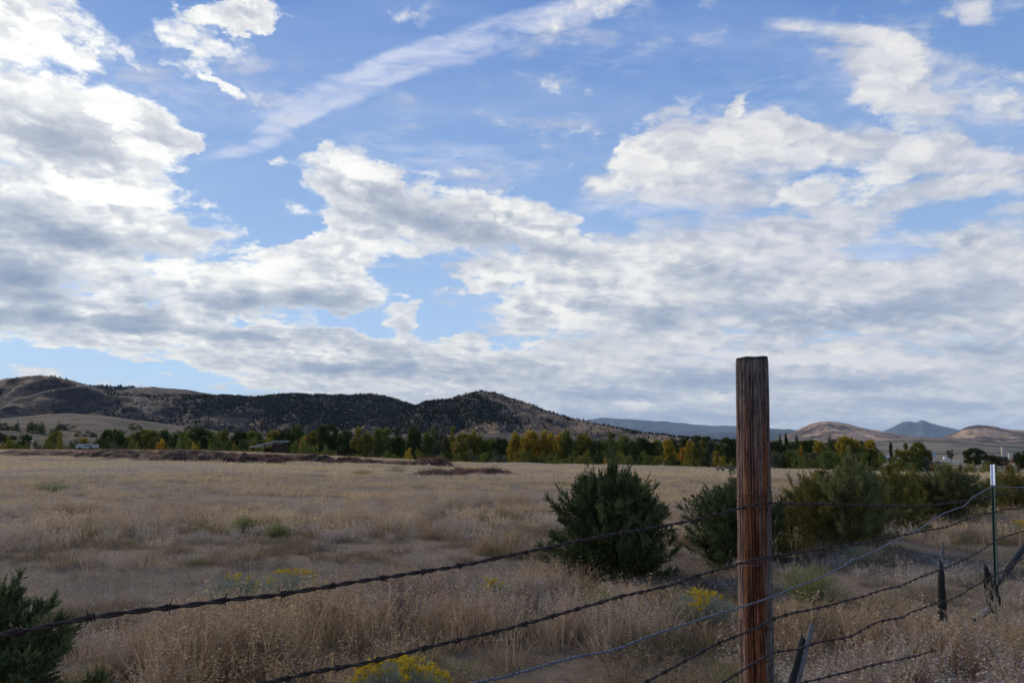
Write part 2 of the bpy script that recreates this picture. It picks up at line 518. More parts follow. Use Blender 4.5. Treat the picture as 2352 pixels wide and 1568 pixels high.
def make_ground():
    th = np.concatenate([np.linspace(-math.pi, -1.0, 90)[:-1], np.linspace(-1.0, 1.0, 620), np.linspace(1.0, math.pi, 90)[1:-1]])
    rr = np.concatenate([[0.0, 0.3, 0.6], np.geomspace(0.9, 60, 150), np.geomspace(62, 260, 70)[0:], np.geomspace(280, 39500, 64)])
    T, RR = np.meshgrid(th, rr)
    X = RR * np.sin(T); Y = RR * np.cos(T)
    Z = ground_h(X, Y)
    nr, nt = X.shape
    V = np.stack([X, Y, Z], -1).reshape(-1, 3)
    i = np.arange(nr - 1)[:, None] * nt
    j = np.arange(nt)[None, :]
    j2 = (j + 1) % nt
    Fq = np.stack([i + j, i + j2, i + nt + j2, i + nt + j], -1).reshape(-1, 4)[:, ::-1]
    e = field_edge(np.arctan2(X, Y))
    field = 1 - sstep(0, 14, RR - e)
    attrs = {'track': (track_mask(X, Y) * (RR < 40)).ravel(), 'field': field.ravel()}
    m, N, out = new_mat('dry_ground')
    pos = N.node('ShaderNodeNewGeometry').outputs['Position']
    tr = N.node('ShaderNodeAttribute', attribute_name='track').outputs['Fac']
    fi = N.node('ShaderNodeAttribute', attribute_name='field').outputs['Fac']
    big = N.noise(N.mapping(pos, scale=(0.02, 0.075, 1)), 1.0, 5, 0.6)
    mid = N.noise(pos, 0.9, 5, 0.62)
    fine = N.noise(pos, 22, 6, 0.65)
    litter = N.noise(N.mapping(pos, scale=(60, 60, 60)), 1.0, 4, 0.7, 1.5)
    straw = N.mix(N.mapr(big, 0.38, 0.62), (0.09, 0.064, 0.045), (0.20, 0.15, 0.10))
    straw = N.mix(N.mapr(mid, 0.55, 0.75, 0, 0.55), straw, (0.08, 0.06, 0.045))
    straw = N.mix(N.mapr(litter, 0.45, 0.7, 0, 0.5), straw, (0.28, 0.23, 0.17))
    soil = N.mix(N.mapr(fine, 0.35, 0.7), (0.050, 0.034, 0.026), (0.18, 0.142, 0.105))
    soil = N.mix(N.mapr(litter, 0.60, 0.72, 0, 0.8), soil, (0.30, 0.245, 0.20))
    near = N.mix(tr, straw, soil)
    flood = N.mix(N.mapr(N.noise(N.mapping(pos, scale=(0.006, 0.02, 0.01)), 1.0, 6, 0.65), 0.4, 0.6),
                  (0.085, 0.075, 0.045), (0.26, 0.20, 0.13))
    c = N.mix(fi, flood, near)
    hgt = N.math('ADD', fine, N.math('MULTIPLY', litter, 0.5))
    principled(N, out, c, 0.95, 0.1, bump=hgt, bstr=0.6, bdist=0.02)
    g = mesh_obj('ground', V, Fq, m, smooth=True, attrs=attrs)
    tag(g, kind='structure')


make_ground()

# ------------------------------------------------------------------ hills: each ridge a heightfield with its own distance
RIDGES = {}


def wood_mask(name, x, y, t):
    """where the hills carry closed pine wood"""
    col = 1176 + F * x / y
    t = t + (fbm(x * .004 + 9, y * .004, 3) - .5) * .35
    if name == 'left_hills':
        f = sstep(540, 660, col) * sstep(-.72, -.50, t)
        return np.maximum(f, sstep(360, 480, col) * sstep(-.45, -.33, t) * (1 - sstep(-.12, -.06, t)))
    if name == 'peaked_hill':
        return (1 - sstep(1060, 1180, col + (t + .35) * 300)) * sstep(-.72, -.55, t)
    return 0 * x + (name == 'far_forest_ridge') * 1.0



def ridge(name, sky, D, mat, front, back, base=-5.0, rough=0.12, x0=None, x1=None, seed=0, nt=420, nr=90, conv=0.0, endw=0.05):
    """sky: skyline as survey points; crest at distance D (number or per-point list); front/back: depth of the slopes"""
    xs = np.array([p[0] for p in sky], float)
    azs = np.array([az_el(*p)[0] for p in sky]); tes = np.array([math.tan(az_el(*p)[1]) for p in sky])
    Ds = np.full(len(sky), float(D)) if not hasattr(D, '__len__') else np.array(D, float)
    # both ends run down to the plain
    fl = (base - CAM_H) / Ds
    azs = np.concatenate([[azs[0] - endw], azs, [azs[-1] + endw]]); tes = np.concatenate([[fl[0]], tes, [fl[-1]]]); Ds = np.concatenate([[Ds[0]], Ds, [Ds[-1]]])
    A = np.linspace(azs[0], azs[-1], nt)
    te = np.interp(A, azs, tes); Dc = np.interp(A, azs, Ds)
    te = te + (fbm(A * 90 + seed, A * 0 + seed, 4) - .5) * 0.0016
    Hc = CAM_H + te * Dc
    tt = np.concatenate([np.linspace(-1, 0, nr), np.linspace(0, 1, nr // 3)[1:]])
    AA, TT = np.meshgrid(A, tt)
    Dm = Dc[None, :]; Hm = Hc[None, :]
    fr = np.where(TT < 0, TT * front, TT * back)
    RR = Dm + fr
    X = RR * np.sin(AA); Y = RR * np.cos(AA)
    u = 1 - np.abs(TT)
    prof = np.where(TT < 0, u ** (1.0 + conv) * 0.75 + 0.25 * sstep(0, 1, u), sstep(0, 1, u))
    amp = rough * (Hm - base) * np.clip(np.abs(TT) * 4, 0, 1) * np.clip(u * 3.5, 0, 1)
    k = 1.0 / front
    gul = np.abs(fbm(X * k * 5 + seed, Y * k * 2.2 + seed, 5) - 0.5) * 2
    ridg = fbm(X * k * 9 + seed * 3, Y * k * 9, 5) - 0.5
    Z = base + (Hm - base) * prof + amp * (-(gul - 0.22) * 1.6 + ridg * 0.8)
    # nothing in front of the crest may poke above its sight line
    lim = CAM_H + (Hm - CAM_H) * (RR / Dm)
    Z = np.where(TT < 0, np.minimum(Z, lim - 0.004 * np.abs(fr)), Z)
    Z[0, :] = base - 2; Z[-1, :] = base - 2
    nrr, ntt = X.shape
    V = np.stack([X, Y, Z], -1).reshape(-1, 3)
    i = np.arange(nrr - 1)[:, None] * ntt; j = np.arange(ntt - 1)[None, :]
    Fq = np.stack([i + j, i + ntt + j, i + ntt + j + 1, i + j + 1], -1).reshape(-1, 4)[:, ::-1]
    o = mesh_obj(name, V, Fq, mat, smooth=True, attrs={'wood': wood_mask(name, X, Y, TT).ravel()})
    tag(o, kind='structure')
    RIDGES[name] = (A, RR, X, Y, Z, TT)
    return o


def hill_mat(name, grass_a, grass_b, brush, amount=0.5, scale=0.006, rock=(0.16, 0.13, 0.12), fscale=0.03):
    m, N, out = new_mat(name)
    pos = N.node('ShaderNodeNewGeometry').outputs['Position']
    p2 = N.mapping(pos, scale=(scale, scale * 0.8, scale * 3.5))
    a = N.noise(p2, 1.0, 8, 0.66, 0.4)
    b = N.noise(N.mapping(pos, scale=(fscale, fscale, fscale * 2)), 1.0, 6, 0.7)
    c0 = N.mix(N.mapr(b, 0.35, 0.65), grass_a, grass_b)
    c0 = N.mix(N.mapr(N.noise(p2, 3.1, 6, 0.7), 0.52, 0.62, 0, 0.6), c0, rock)
    mk = N.math('ADD', a, N.math('MULTIPLY', N.math('SUBTRACT', b, 0.5), 0.5))
    thr = 0.5 + (0.5 - amount) * 0.35
    c = N.mix(N.mapr(mk, thr - 0.02, thr + 0.04, 0, 0.92), c0, brush)
    wd = N.node('ShaderNodeAttribute', attribute_name='wood').outputs['Fac']
    c = N.mix(N.mapr(N.math('ADD', wd, N.math('MULTIPLY', N.math('SUBTRACT', a, 0.5), 1.2)), 0.45, 0.7, 0, 0.93), c, (0.032, 0.036, 0.025))
    principled(N, out, c, 0.95, 0.1, bump=b, bstr=0.8, bdist=0.15 / fscale)
    return m


m_hill = hill_mat('hill_grass_and_brush', (0.095, 0.060, 0.036), (0.195, 0.125, 0.072), (0.030, 0.024, 0.021), 0.56, 0.0045)
m_hillB = hill_mat('peak_grass_and_brush', (0.12, 0.08, 0.047), (0.26, 0.17, 0.095), (0.036, 0.032, 0.027), 0.44, 0.006)
m_tan = hill_mat('tan_foothill', (0.068, 0.044, 0.027), (0.115, 0.076, 0.045), (0.030, 0.025, 0.018), 0.50, 0.009)
m_for = hill_mat('dark_forest_hill', (0.05, 0.055, 0.045), (0.07, 0.07, 0.055), (0.03, 0.04, 0.032), 0.6, 0.006)
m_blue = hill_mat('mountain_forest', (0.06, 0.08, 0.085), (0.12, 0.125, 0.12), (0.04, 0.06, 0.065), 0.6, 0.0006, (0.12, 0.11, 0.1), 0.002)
m_hog = hill_mat('hogback_slope', (0.22, 0.14, 0.095), (0.54, 0.38, 0.24), (0.075, 0.06, 0.056), 0.55, 0.0022, (0.2, 0.15, 0.13), 0.012)  # grass tones brightened for the sunlit faces; that sunlight is put into the colour
m_plain = hill_mat('far_plain', (0.15, 0.12, 0.085), (0.26, 0.20, 0.14), (0.06, 0.06, 0.045), 0.45, 0.003, (0.12, 0.10, 0.08), 0.02)

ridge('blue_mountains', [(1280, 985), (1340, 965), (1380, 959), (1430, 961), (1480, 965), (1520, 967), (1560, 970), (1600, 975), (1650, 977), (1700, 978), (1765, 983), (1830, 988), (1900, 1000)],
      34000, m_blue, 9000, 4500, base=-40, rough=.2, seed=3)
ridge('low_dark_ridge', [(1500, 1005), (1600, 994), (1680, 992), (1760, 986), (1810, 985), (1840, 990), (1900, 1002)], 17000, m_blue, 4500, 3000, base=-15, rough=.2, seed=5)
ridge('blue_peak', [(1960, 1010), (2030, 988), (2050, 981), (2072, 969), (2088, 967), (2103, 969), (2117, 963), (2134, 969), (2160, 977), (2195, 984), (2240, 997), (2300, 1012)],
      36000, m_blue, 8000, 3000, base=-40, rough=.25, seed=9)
ridge('hogback_hill', [(1770, 1012), (1800, 1002), (1830, 988), (1860, 974), (1880, 969), (1905, 967), (1930, 970), (1970, 979), (2020, 989), (2070, 998), (2120, 1006), (2180, 1014)],
      6500, m_hog, 1700, 1500, base=-5, rough=.22, seed=12)
ridge('tan_hill', [(2120, 1012), (2170, 1002), (2200, 990), (2225, 978), (2245, 975), (2265, 976), (2300, 983), (2352, 988), (2450, 997), (2600, 1010)],
      6000, m_hog, 1600, 1400, base=-5, rough=.2, seed=21)
ridge('plain_rise', [(1900, 1030), (1990, 1014), (2060, 1007), (2110, 1003), (2170, 1004), (2230, 1012), (2300, 1018), (2400, 1020), (2600, 1022)],
      4200, m_plain, 1700, 1500, base=-6, rough=.06, seed=25)
ridge('far_forest_ridge', [(120, 905), (180, 886), (215, 884), (250, 885), (300, 888), (360, 895), (430, 905), (520, 925)], 4300, m_for, 700, 600, base=20, rough=.1, seed=30)
ridge('tan_hilltop', [(180, 925), (230, 908), (270, 896), (320, 889), (350, 888), (400, 892), (450, 898), (490, 905), (560, 915), (640, 930)], 3700, m_tan, 900, 500, base=20, rough=.03, seed=34)
ridge('left_hills', [(-420, 900), (-300, 880), (-150, 885), (-40, 876), (0, 872), (30, 868), (60, 864), (92, 862), (130, 866), (165, 873), (190, 880), (215, 889), (250, 898), (300, 905),
                     (360, 909), (430, 908), (500, 909), (600, 909), (640, 907), (700, 906), (760, 907), (800, 908), (830, 905), (855, 904), (880, 909), (905, 915), (930, 922), (955, 932), (1000, 955), (1040, 975)],
      3000, m_hill, 1150, 900, base=-5, rough=.30, seed=41, nt=800, nr=140)
ridge('peaked_hill', [(880, 965), (925, 945), (955, 932), (975, 923), (1000, 919), (1020, 917), (1045, 911), (1070, 903), (1090, 899), (1112, 898), (1140, 902), (1165, 911), (1200, 921), (1230, 932), (1250, 940), (1300, 957),
                      (1350, 967), (1400, 979), (1450, 988), (1500, 996), (1560, 1004), (1640, 1012), (1720, 1018)],
      [2500] * 10 + [2500, 2480, 2450, 2400, 2380, 2350, 2300, 2250, 2200, 2100, 2000, 1900, 1800], m_hillB, 900, 700, base=-5, rough=.26, seed=52, nt=700, nr=140)
ridge('foothill', [(-420, 968), (-200, 975), (-60, 966), (0, 961), (60, 955), (110, 951), (160, 950), (200, 951), (250, 955), (290, 961), (340, 968), (400, 975), (480, 985), (560, 1000)],
      1900, m_tan, 800, 300, base=-5, rough=.06, seed=61, nt=500)
ridge('near_rise', [(-420, 966), (-100, 966), (0, 967), (60, 969), (150, 974), (240, 978), (342, 979), (450, 986), (560, 996), (700, 1010)], 1150, m_tan, 500, 200, base=-5, rough=.06, seed=66)
ridge('hill_toe', [(760, 1005), (900, 1000), (1050, 997), (1120, 994), (1180, 994), (1250, 998), (1330, 1003), (1450, 1012), (1600, 1020)], 1550, m_tan, 500, 300, base=-5, rough=.08, seed=71)

# ------------------------------------------------------------------ air
HAZE = 1.35e-5


def make_haze():
    m, N, out = new_mat('haze_air')
    v = N.node('ShaderNodeVolumePrincipled')
    v.inputs['Color'].default_value = (0.62, 0.79, 1.0, 1)
    v.inputs['Density'].default_value = HAZE
    v.inputs['Anisotropy'].default_value = 0.0
    N.l.new(v.outputs[0], out.inputs['Volume'])
    b = MB(); b.box((0, 0, 0), (1, 1, 1))
    S = 40000.0; lo, hi = -48.0, 1650.0
    o = b.build('haze', m)
    o.scale = (2 * S, 2 * S, hi - lo)
    o.location = (0, 0, (hi + lo) / 2)
    tag(o, kind='stuff')



# ------------------------------------------------------------------ vegetation builders
def gh(x, y): return float(ground_h(x, y))


def at_ground(px, py):
    """where the sight line of a survey point meets the ground"""
    d = ray(px, py); d = d / math.hypot(d[0], d[1])
    r = np.arange(1.0, 260, 0.04)
    z = CAM_H + d[2] * r
    g = ground_h(d[0] * r, d[1] * r)
    k = np.argmax(z <= g)
    if z[k] > g[k]: k = len(r) - 1
    return Vector((d[0] * r[k], d[1] * r[k], float(g[k])))


def frames(dirs, rnd):
    d = dirs / np.linalg.norm(dirs, axis=1, keepdims=True)
    a = np.cross(d, rnd.normal(size=d.shape)); a /= np.linalg.norm(a, axis=1, keepdims=True) + 1e-9
    b = np.cross(d, a)
    return a, b, d


def scatter_tris(proto, pos, dirs, scale, rnd):
    """proto (K,3,3) with +Z along the sprig -> (N*K,3,3)"""
    a, b, d = frames(dirs, rnd)
    M = np.stack([a, b, d], -1)                         # columns
    s = np.asarray(scale).reshape(-1, 1, 1, 1)
    t = np.einsum('nij,kvj->nkvi', M, proto) * s + pos[:, None, None, :]
    return t.reshape(-1, 3, 3)


def tri_mesh(name, tris, mat, var=None, parent=None, link=True):
    n = len(tris)
    V = tris.reshape(-1, 3)
    Fa = np.arange(n * 3).reshape(-1, 3)
    at = {'var': np.repeat(var, 3)} if var is not None else None
    return mesh_obj(name, V, Fa, mat, parent, attrs=at, link=link)


def sprig_proto(rnd, n=9, L=1.0, W=0.16, side=0.5):
    """flat little spray: an axis and side scales"""
    T = []
    T.append([[-W * .35, 0, 0], [W * .35, 0, 0], [0, 0, L]])
    T.append([[0, -W * .35, 0], [0, W * .35, 0], [0, 0, L]])
    for i in range(n):
        z = rnd.uniform(0.02, 0.8) * L
        w = rnd.uniform(0, 2 * math.pi)
        l = side * L * rnd.uniform(.5, 1) * (1.1 - z / L)
        o = np.array([math.cos(w), math.sin(w), 0]); q = np.array([-math.sin(w), math.cos(w), 0])
        tip = o * l * .62 + np.array([0, 0, z + l * .85])
        T.append([np.array([0, 0, z]) + q * W * .4, np.array([0, 0, z]) - q * W * .4, tip])
    return np.array(T, float)


def blades(rnd, n, rad, h0, h1, w, lean=0.35, curve=0.5, seg=3, base_z=-0.03):
    """n bent tapering blades -> triangles and per-triangle var"""
    T = []; V = []
    for i in range(n):
        a = rnd.uniform(0, 2 * math.pi); r = rad * math.sqrt(rnd.random())
        p = np.array([r * math.cos(a), r * math.sin(a), base_z])
        h = rnd.uniform(h0, h1)
        az = rnd.uniform(0, 2 * math.pi) if rnd.random() < .5 else a
        o = np.array([math.cos(az), math.sin(az), 0])
        ln = abs(rnd.normal(0, lean)); cv = abs(rnd.normal(0, curve))
        s = rnd.uniform(0, 2 * math.pi); q = np.array([math.cos(s), math.sin(s), 0])
        pts = []
        ang = ln; cur = p.copy()
        for k in range(seg + 1):
            pts.append(cur.copy())
            cur = cur + (o * math.sin(ang) + np.array([0, 0, math.cos(ang)])) * h / seg
            ang = min(ang + cv / seg, 2.3)
        v = rnd.random()
        for k in range(seg):
            wa = w * (1 - k / seg * .75) * .5; wb = w * (1 - (k + 1) / seg * .75) * .5
            A, B = pts[k], pts[k + 1]
            T.append([A - q * wa, A + q * wa, B + q * wb]); V.append(v)
            if k < seg - 1:
                T.append([A - q * wa, B + q * wb, B - q * wb]); V.append(v)
    return np.array(T), np.array(V)


def seeds(rnd, n, rad, h0, h1, w, count, size, fluff=0.02, droop=0.0, frac=0.45):
    """stems carrying many small seed scales in their upper part"""
    T = []; V = []
    for i in range(n):
        a = rnd.uniform(0, 2 * math.pi); r = rad * math.sqrt(rnd.random())
        p = np.array([r * math.cos(a), r * math.sin(a), -0.03])
        h = rnd.uniform(h0, h1); az = rnd.uniform(0, 2 * math.pi)
        o = np.array([math.cos(az), math.sin(az), 0]) * abs(rnd.normal(0, .18))
        tip = p + np.array([0, 0, h]) + o * h
        s = rnd.uniform(0, 2 * math.pi); q = np.array([math.cos(s), math.sin(s), 0]) * w * .5
        T.append([p - q, p + q, tip]); V.append(rnd.random() * .5)
        dr = np.array([math.cos(az), math.sin(az), 0])
        for k in range(count):
            f = 1 - frac * rnd.random() ** 1.0
            c = p + (tip - p) * f + rnd.normal(size=3) * fluff * (1.25 - f)
            if droop:
                c = c + dr * droop * rnd.random() * (f - (1 - frac)) * 2 - np.array([0, 0, 1]) * droop * .7 * rnd.random() * (f - (1 - frac)) * 2
            u = rnd.normal(size=3); u /= np.linalg.norm(u); v = np.cross(u, rnd.normal(size=3)); v /= np.linalg.norm(v)
            sz = size * rnd.uniform(.6, 1.3)
            T.append([c - u * sz * .5, c + v * sz * .5, c + u * sz * .5 - v * sz * .2]); V.append(.5 + .5 * rnd.random())
    return np.array(T), np.array(V)


def join(*parts):
    return np.concatenate([p[0] for p in parts]), np.concatenate([p[1] for p in parts])


# ------------------------------------------------------------------ dry grass (uncountable: one object)
m_straw = leaf_mat('dry_straw', (0.15, 0.092, 0.045), (0.54, 0.39, 0.22), 0.35, 0.45, 0.22, (0.42, 0.34, 0.29))
m_brown = leaf_mat('brown_grass', (0.075, 0.045, 0.028), (0.33, 0.24, 0.135), 0.3, 0.5, 0.3, (0.34, 0.28, 0.20))
m_gray = leaf_mat('grey_weed', (0.085, 0.055, 0.04), (0.60, 0.51, 0.43), 0.3, 0.3, 0.4, (0.48, 0.39, 0.31))
m_midfield = leaf_mat('field_grass', (0.40, 0.29, 0.155), (0.78, 0.60, 0.37), 0.35, 0.95, 0.07, (0.47, 0.395, 0.305))
m_midnear = leaf_mat('field_grass_near', (0.30, 0.21, 0.115), (0.76, 0.58, 0.36), 0.35, 0.95, 0.26, (0.38, 0.315, 0.25))
m_olive = leaf_mat('olive_grass', (0.11, 0.11, 0.045), (0.24, 0.22, 0.10), 0.35)


def grass_protos():
    P = []
    rnd = np.random.default_rng(101)
    col = bpy.data.collections.new('grass_kinds')       # only read by the scatter below

    def add(name, tv, mat):
        o = tri_mesh(name, tv[0], mat, tv[1], link=False)
        col.objects.link(o); P.append(o)
    # names sort alphabetically: the index in the scatter follows them
    for k in range(3):   # 0-2 tall straw
        add('a%d_straw' % k, join(blades(rnd, 34, .10, .20, .46, .0062, .24, .55), seeds(rnd, 9, .09, .32, .54, .003, 11, .017, .016, .07, .3)), m_straw)
    for k in range(3):   # 3-5 brown short, messy
        add('b%d_brown' % k, join(blades(rnd, 44, .13, .08, .30, .0062, .5, 1.0), seeds(rnd, 6, .12, .2, .36, .003, 12, .014, .02, .03, .5)), m_brown)
    for k in range(3):   # 6-8 grey speckled pepperweed
        add('c%d_weed' % k, join(blades(rnd, 12, .12, .06, .2, .005, .4, .8), seeds(rnd, 11, .12, .22, .46, .0034, 24, .0145, .022, 0, .5)), m_gray)
    for k in range(3):   # 9-11 mid distance patch
        add('d%d_mid' % k, join(blades(rnd, 60, .26, .10, .38, .013, .32, .6), seeds(rnd, 18, .26, .22, .44, .008, 7, .030, .03, 0, .5)), m_midnear)
    for k in range(3):   # 12-14 far patch
        add('e%d_far' % k, join(blades(rnd, 95, .95, .12, .34, .026, .25, .4, 2)), m_midfield)
    for k in range(2):   # 15-16 olive
        add('f%d_olive' % k, join(blades(rnd, 60, .14, .14, .36, .005, .25, .5)), m_olive)
    for k in range(2):   # 17-18 fallen litter on bare ground
        add('g%d_litter' % k, join(blades(rnd, 26, .22, .03, .11, .0045, 1.1, .6, 2, 0.0)), m_brown)
    return col


def scatter_points():
    rnd = np.random.default_rng(77)
    X = []; Y = []; S = []; I = []; H = []

    def band(r0, r1, per_m2, pick, half=0.78):
        n = int(half * (r1 * r1 - r0 * r0) * per_m2)
        r = np.sqrt(rnd.uniform(r0 * r0, r1 * r1, n)); a = rnd.uniform(-half, half, n)
        x = r * np.sin(a); y = r * np.cos(a)
        idx, sc, keep, hh = pick(x, y, r, a, rnd.random(n), rnd.random(n))
        X.append(x[keep]); Y.append(y[keep]); S.append(sc[keep]); I.append(idx[keep]); H.append(hh[keep])

    def near(x, y, r, a, u, v):
        t = track_mask(x, y)
        n1 = fbm(x * .55 + 9, y * .55, 3); n2 = fbm(x * .8 + 50, y * .8 + 7, 3); n3 = fbm(x * 2.1, y * 2.1 + 33, 2)
        tall = sstep(.56, .66, n1) * .6
        # a tall straw clump stands left of the middle, close to the fence
        tall = np.maximum(tall, np.exp(-(((x + 1.9) / .9) ** 2 + ((y - 6.0) / 1.5) ** 2)) * 1.3)
        tall = np.maximum(tall, np.exp(-(((x - 3.2) / 1.2) ** 2 + ((y - 6.0) / 1.6) ** 2)) * .8)
        gray = sstep(.48, .60, n2)
        idx = np.where(u < tall * .75, (v * 3).astype(int), np.where(u * 1.0 < tall * .75 + gray * .65, 6 + (v * 3).astype(int), 3 + (v * 3).astype(int)))
        idx = np.where((n3 > .70) & (u > .6), 15 + (v * 2).astype(int), idx)
        sc = 0.62 + .55 * v + .25 * tall
        gap = fbm(x * 2.6 + 5, y * 2.6 + 71, 3)          # plants stand in clumps with bare gaps between
        cl = sstep(.43, .55, gap)
        keep = (rnd.random(len(x)) > t * .985) & (rnd.random(len(x)) < .16 + .84 * cl)
        sc = sc * (.72 + .42 * cl)
        hh = (0.72 + 0.5 * (n1 - .3)) * (1 - .3 * sstep(6, 8.5, r) * (1 - sstep(12, 15, r))) + tall * .30
        return idx, sc, keep, hh

    def litter(x, y, r, a, u, v):
        return 17 + (v * 2).astype(int), .5 + .9 * u, rnd.random(len(x)) < .85, np.ones(len(x))

    def mid(x, y, r, a, u, v):
        n1 = fbm(x * .12 + 9, y * .3, 4)
        t = track_mask(x, y)
        idx = np.where(u < .94, 9 + (v * 3).astype(int), 15 + (v * 2).astype(int))
        return idx, .75 + .5 * v, (rnd.random(len(x)) > t) & (rnd.random(len(x)) > sstep(.52, .66, n1) * .85) & (rnd.random(len(x)) < .35 + sstep(.40, .55, fbm(x * 1.1, y * 1.1 + 8, 3))), .50 + 1.2 * (n1 - .25)

    def far(x, y, r, a, u, v):
        n1 = fbm(x * .03 + 9, y * .11, 4)
        e = field_edge(np.arctan2(x, y))
        return 12 + (v * 3).astype(int), .8 + .5 * v, (r < e + 1) & (rnd.random(len(x)) > sstep(.50, .60, n1) * .9), .55 + 1.3 * (n1 - .25)
    band(1.0, 5.5, 115, near, 1.0); band(5.5, 9.5, 85, near); band(9.5, 17, 55, near); band(17, 24, 16, near)
    band(1.5, 16, 22, litter)
    band(14, 26, 9, mid); band(26, 48, 6.5, mid)
    band(44, 175, 1.5, far)
    x = np.concatenate(X); y = np.concatenate(Y)
    return x, y, np.concatenate(S), np.concatenate(I), np.concatenate(H)


def make_grass():
    col = grass_protos()
    x, y, s, idx, hh = scatter_points()
    z = ground_h(x, y)
    n = len(x)
    print('grass tufts', n)
    rnd = np.random.default_rng(3)
    me = bpy.data.meshes.new('dry_grass')
    me.vertices.add(n); me.vertices.foreach_set('co', np.stack([x, y, z], -1).astype(np.float32).ravel())
    a = me.attributes.new('pick', 'INT', 'POINT'); a.data.foreach_set('value', idx.astype(np.int32))
    a = me.attributes.new('size', 'FLOAT_VECTOR', 'POINT'); a.data.foreach_set('vector', np.stack([s, s, s * hh * .66], -1).astype(np.float32).ravel())
    rot = np.stack([rnd.normal(0, .07, n) , rnd.normal(0, .07, n), rnd.uniform(0, 6.283, n)], -1)
    a = me.attributes.new('turn', 'FLOAT_VECTOR', 'POINT'); a.data.foreach_set('vector', rot.astype(np.float32).ravel())
    o = bpy.data.objects.new('dry_grass', me); COL.objects.link(o)
    tag(o, kind='stuff')
    g = bpy.data.node_groups.new('scatter_tufts', 'GeometryNodeTree')
    g.interface.new_socket('Geometry', in_out='INPUT', socket_type='NodeSocketGeometry')
    g.interface.new_socket('Geometry', in_out='OUTPUT', socket_type='NodeSocketGeometry')
    gi = g.nodes.new('NodeGroupInput'); go = g.nodes.new('NodeGroupOutput')
    ip = g.nodes.new('GeometryNodeInstanceOnPoints'); ci = g.nodes.new('GeometryNodeCollectionInfo')
    ci.inputs['Collection'].default_value = col
    ci.inputs['Separate Children'].default_value = True
    ci.inputs['Reset Children'].default_value = True

    def named(nm, ty):
        q = g.nodes.new('GeometryNodeInputNamedAttribute'); q.data_type = ty; q.inputs['Name'].default_value = nm
        return q.outputs['Attribute']
    L = g.links.new
    L(gi.outputs[0], ip.inputs['Points']); L(ci.outputs[0], ip.inputs['Instance'])
    ip.inputs['Pick Instance'].default_value = True
    L(named('pick', 'INT'), ip.inputs['Instance Index'])
    L(named('turn', 'FLOAT_VECTOR'), ip.inputs['Rotation'])
    L(named('size', 'FLOAT_VECTOR'), ip.inputs['Scale'])
    L(ip.outputs[0], go.inputs[0])
    md = o.modifiers.new('tufts', 'NODES'); md.node_group = g
    return o


make_grass()


# ------------------------------------------------------------------ junipers
m_jun = leaf_mat('juniper_scales', (0.055, 0.072, 0.030), (0.18, 0.215, 0.09), 0.2, 0.0)
m_junb = leaf_mat('juniper_scales_bronze', (0.13, 0.125, 0.035), (0.34, 0.28, 0.08), 0.25, 0.0)
m_junc = leaf_mat('juniper_scales_grey', (0.115, 0.13, 0.05), (0.30, 0.30, 0.12), 0.25, 0.0)
m_bark = simple_mat('bark', (0.13, 0.10, 0.08), 0.95, 0.35, 12)
m_twig = simple_mat('grey_twigs', (0.24, 0.205, 0.18), 0.95, 0.3, 20)


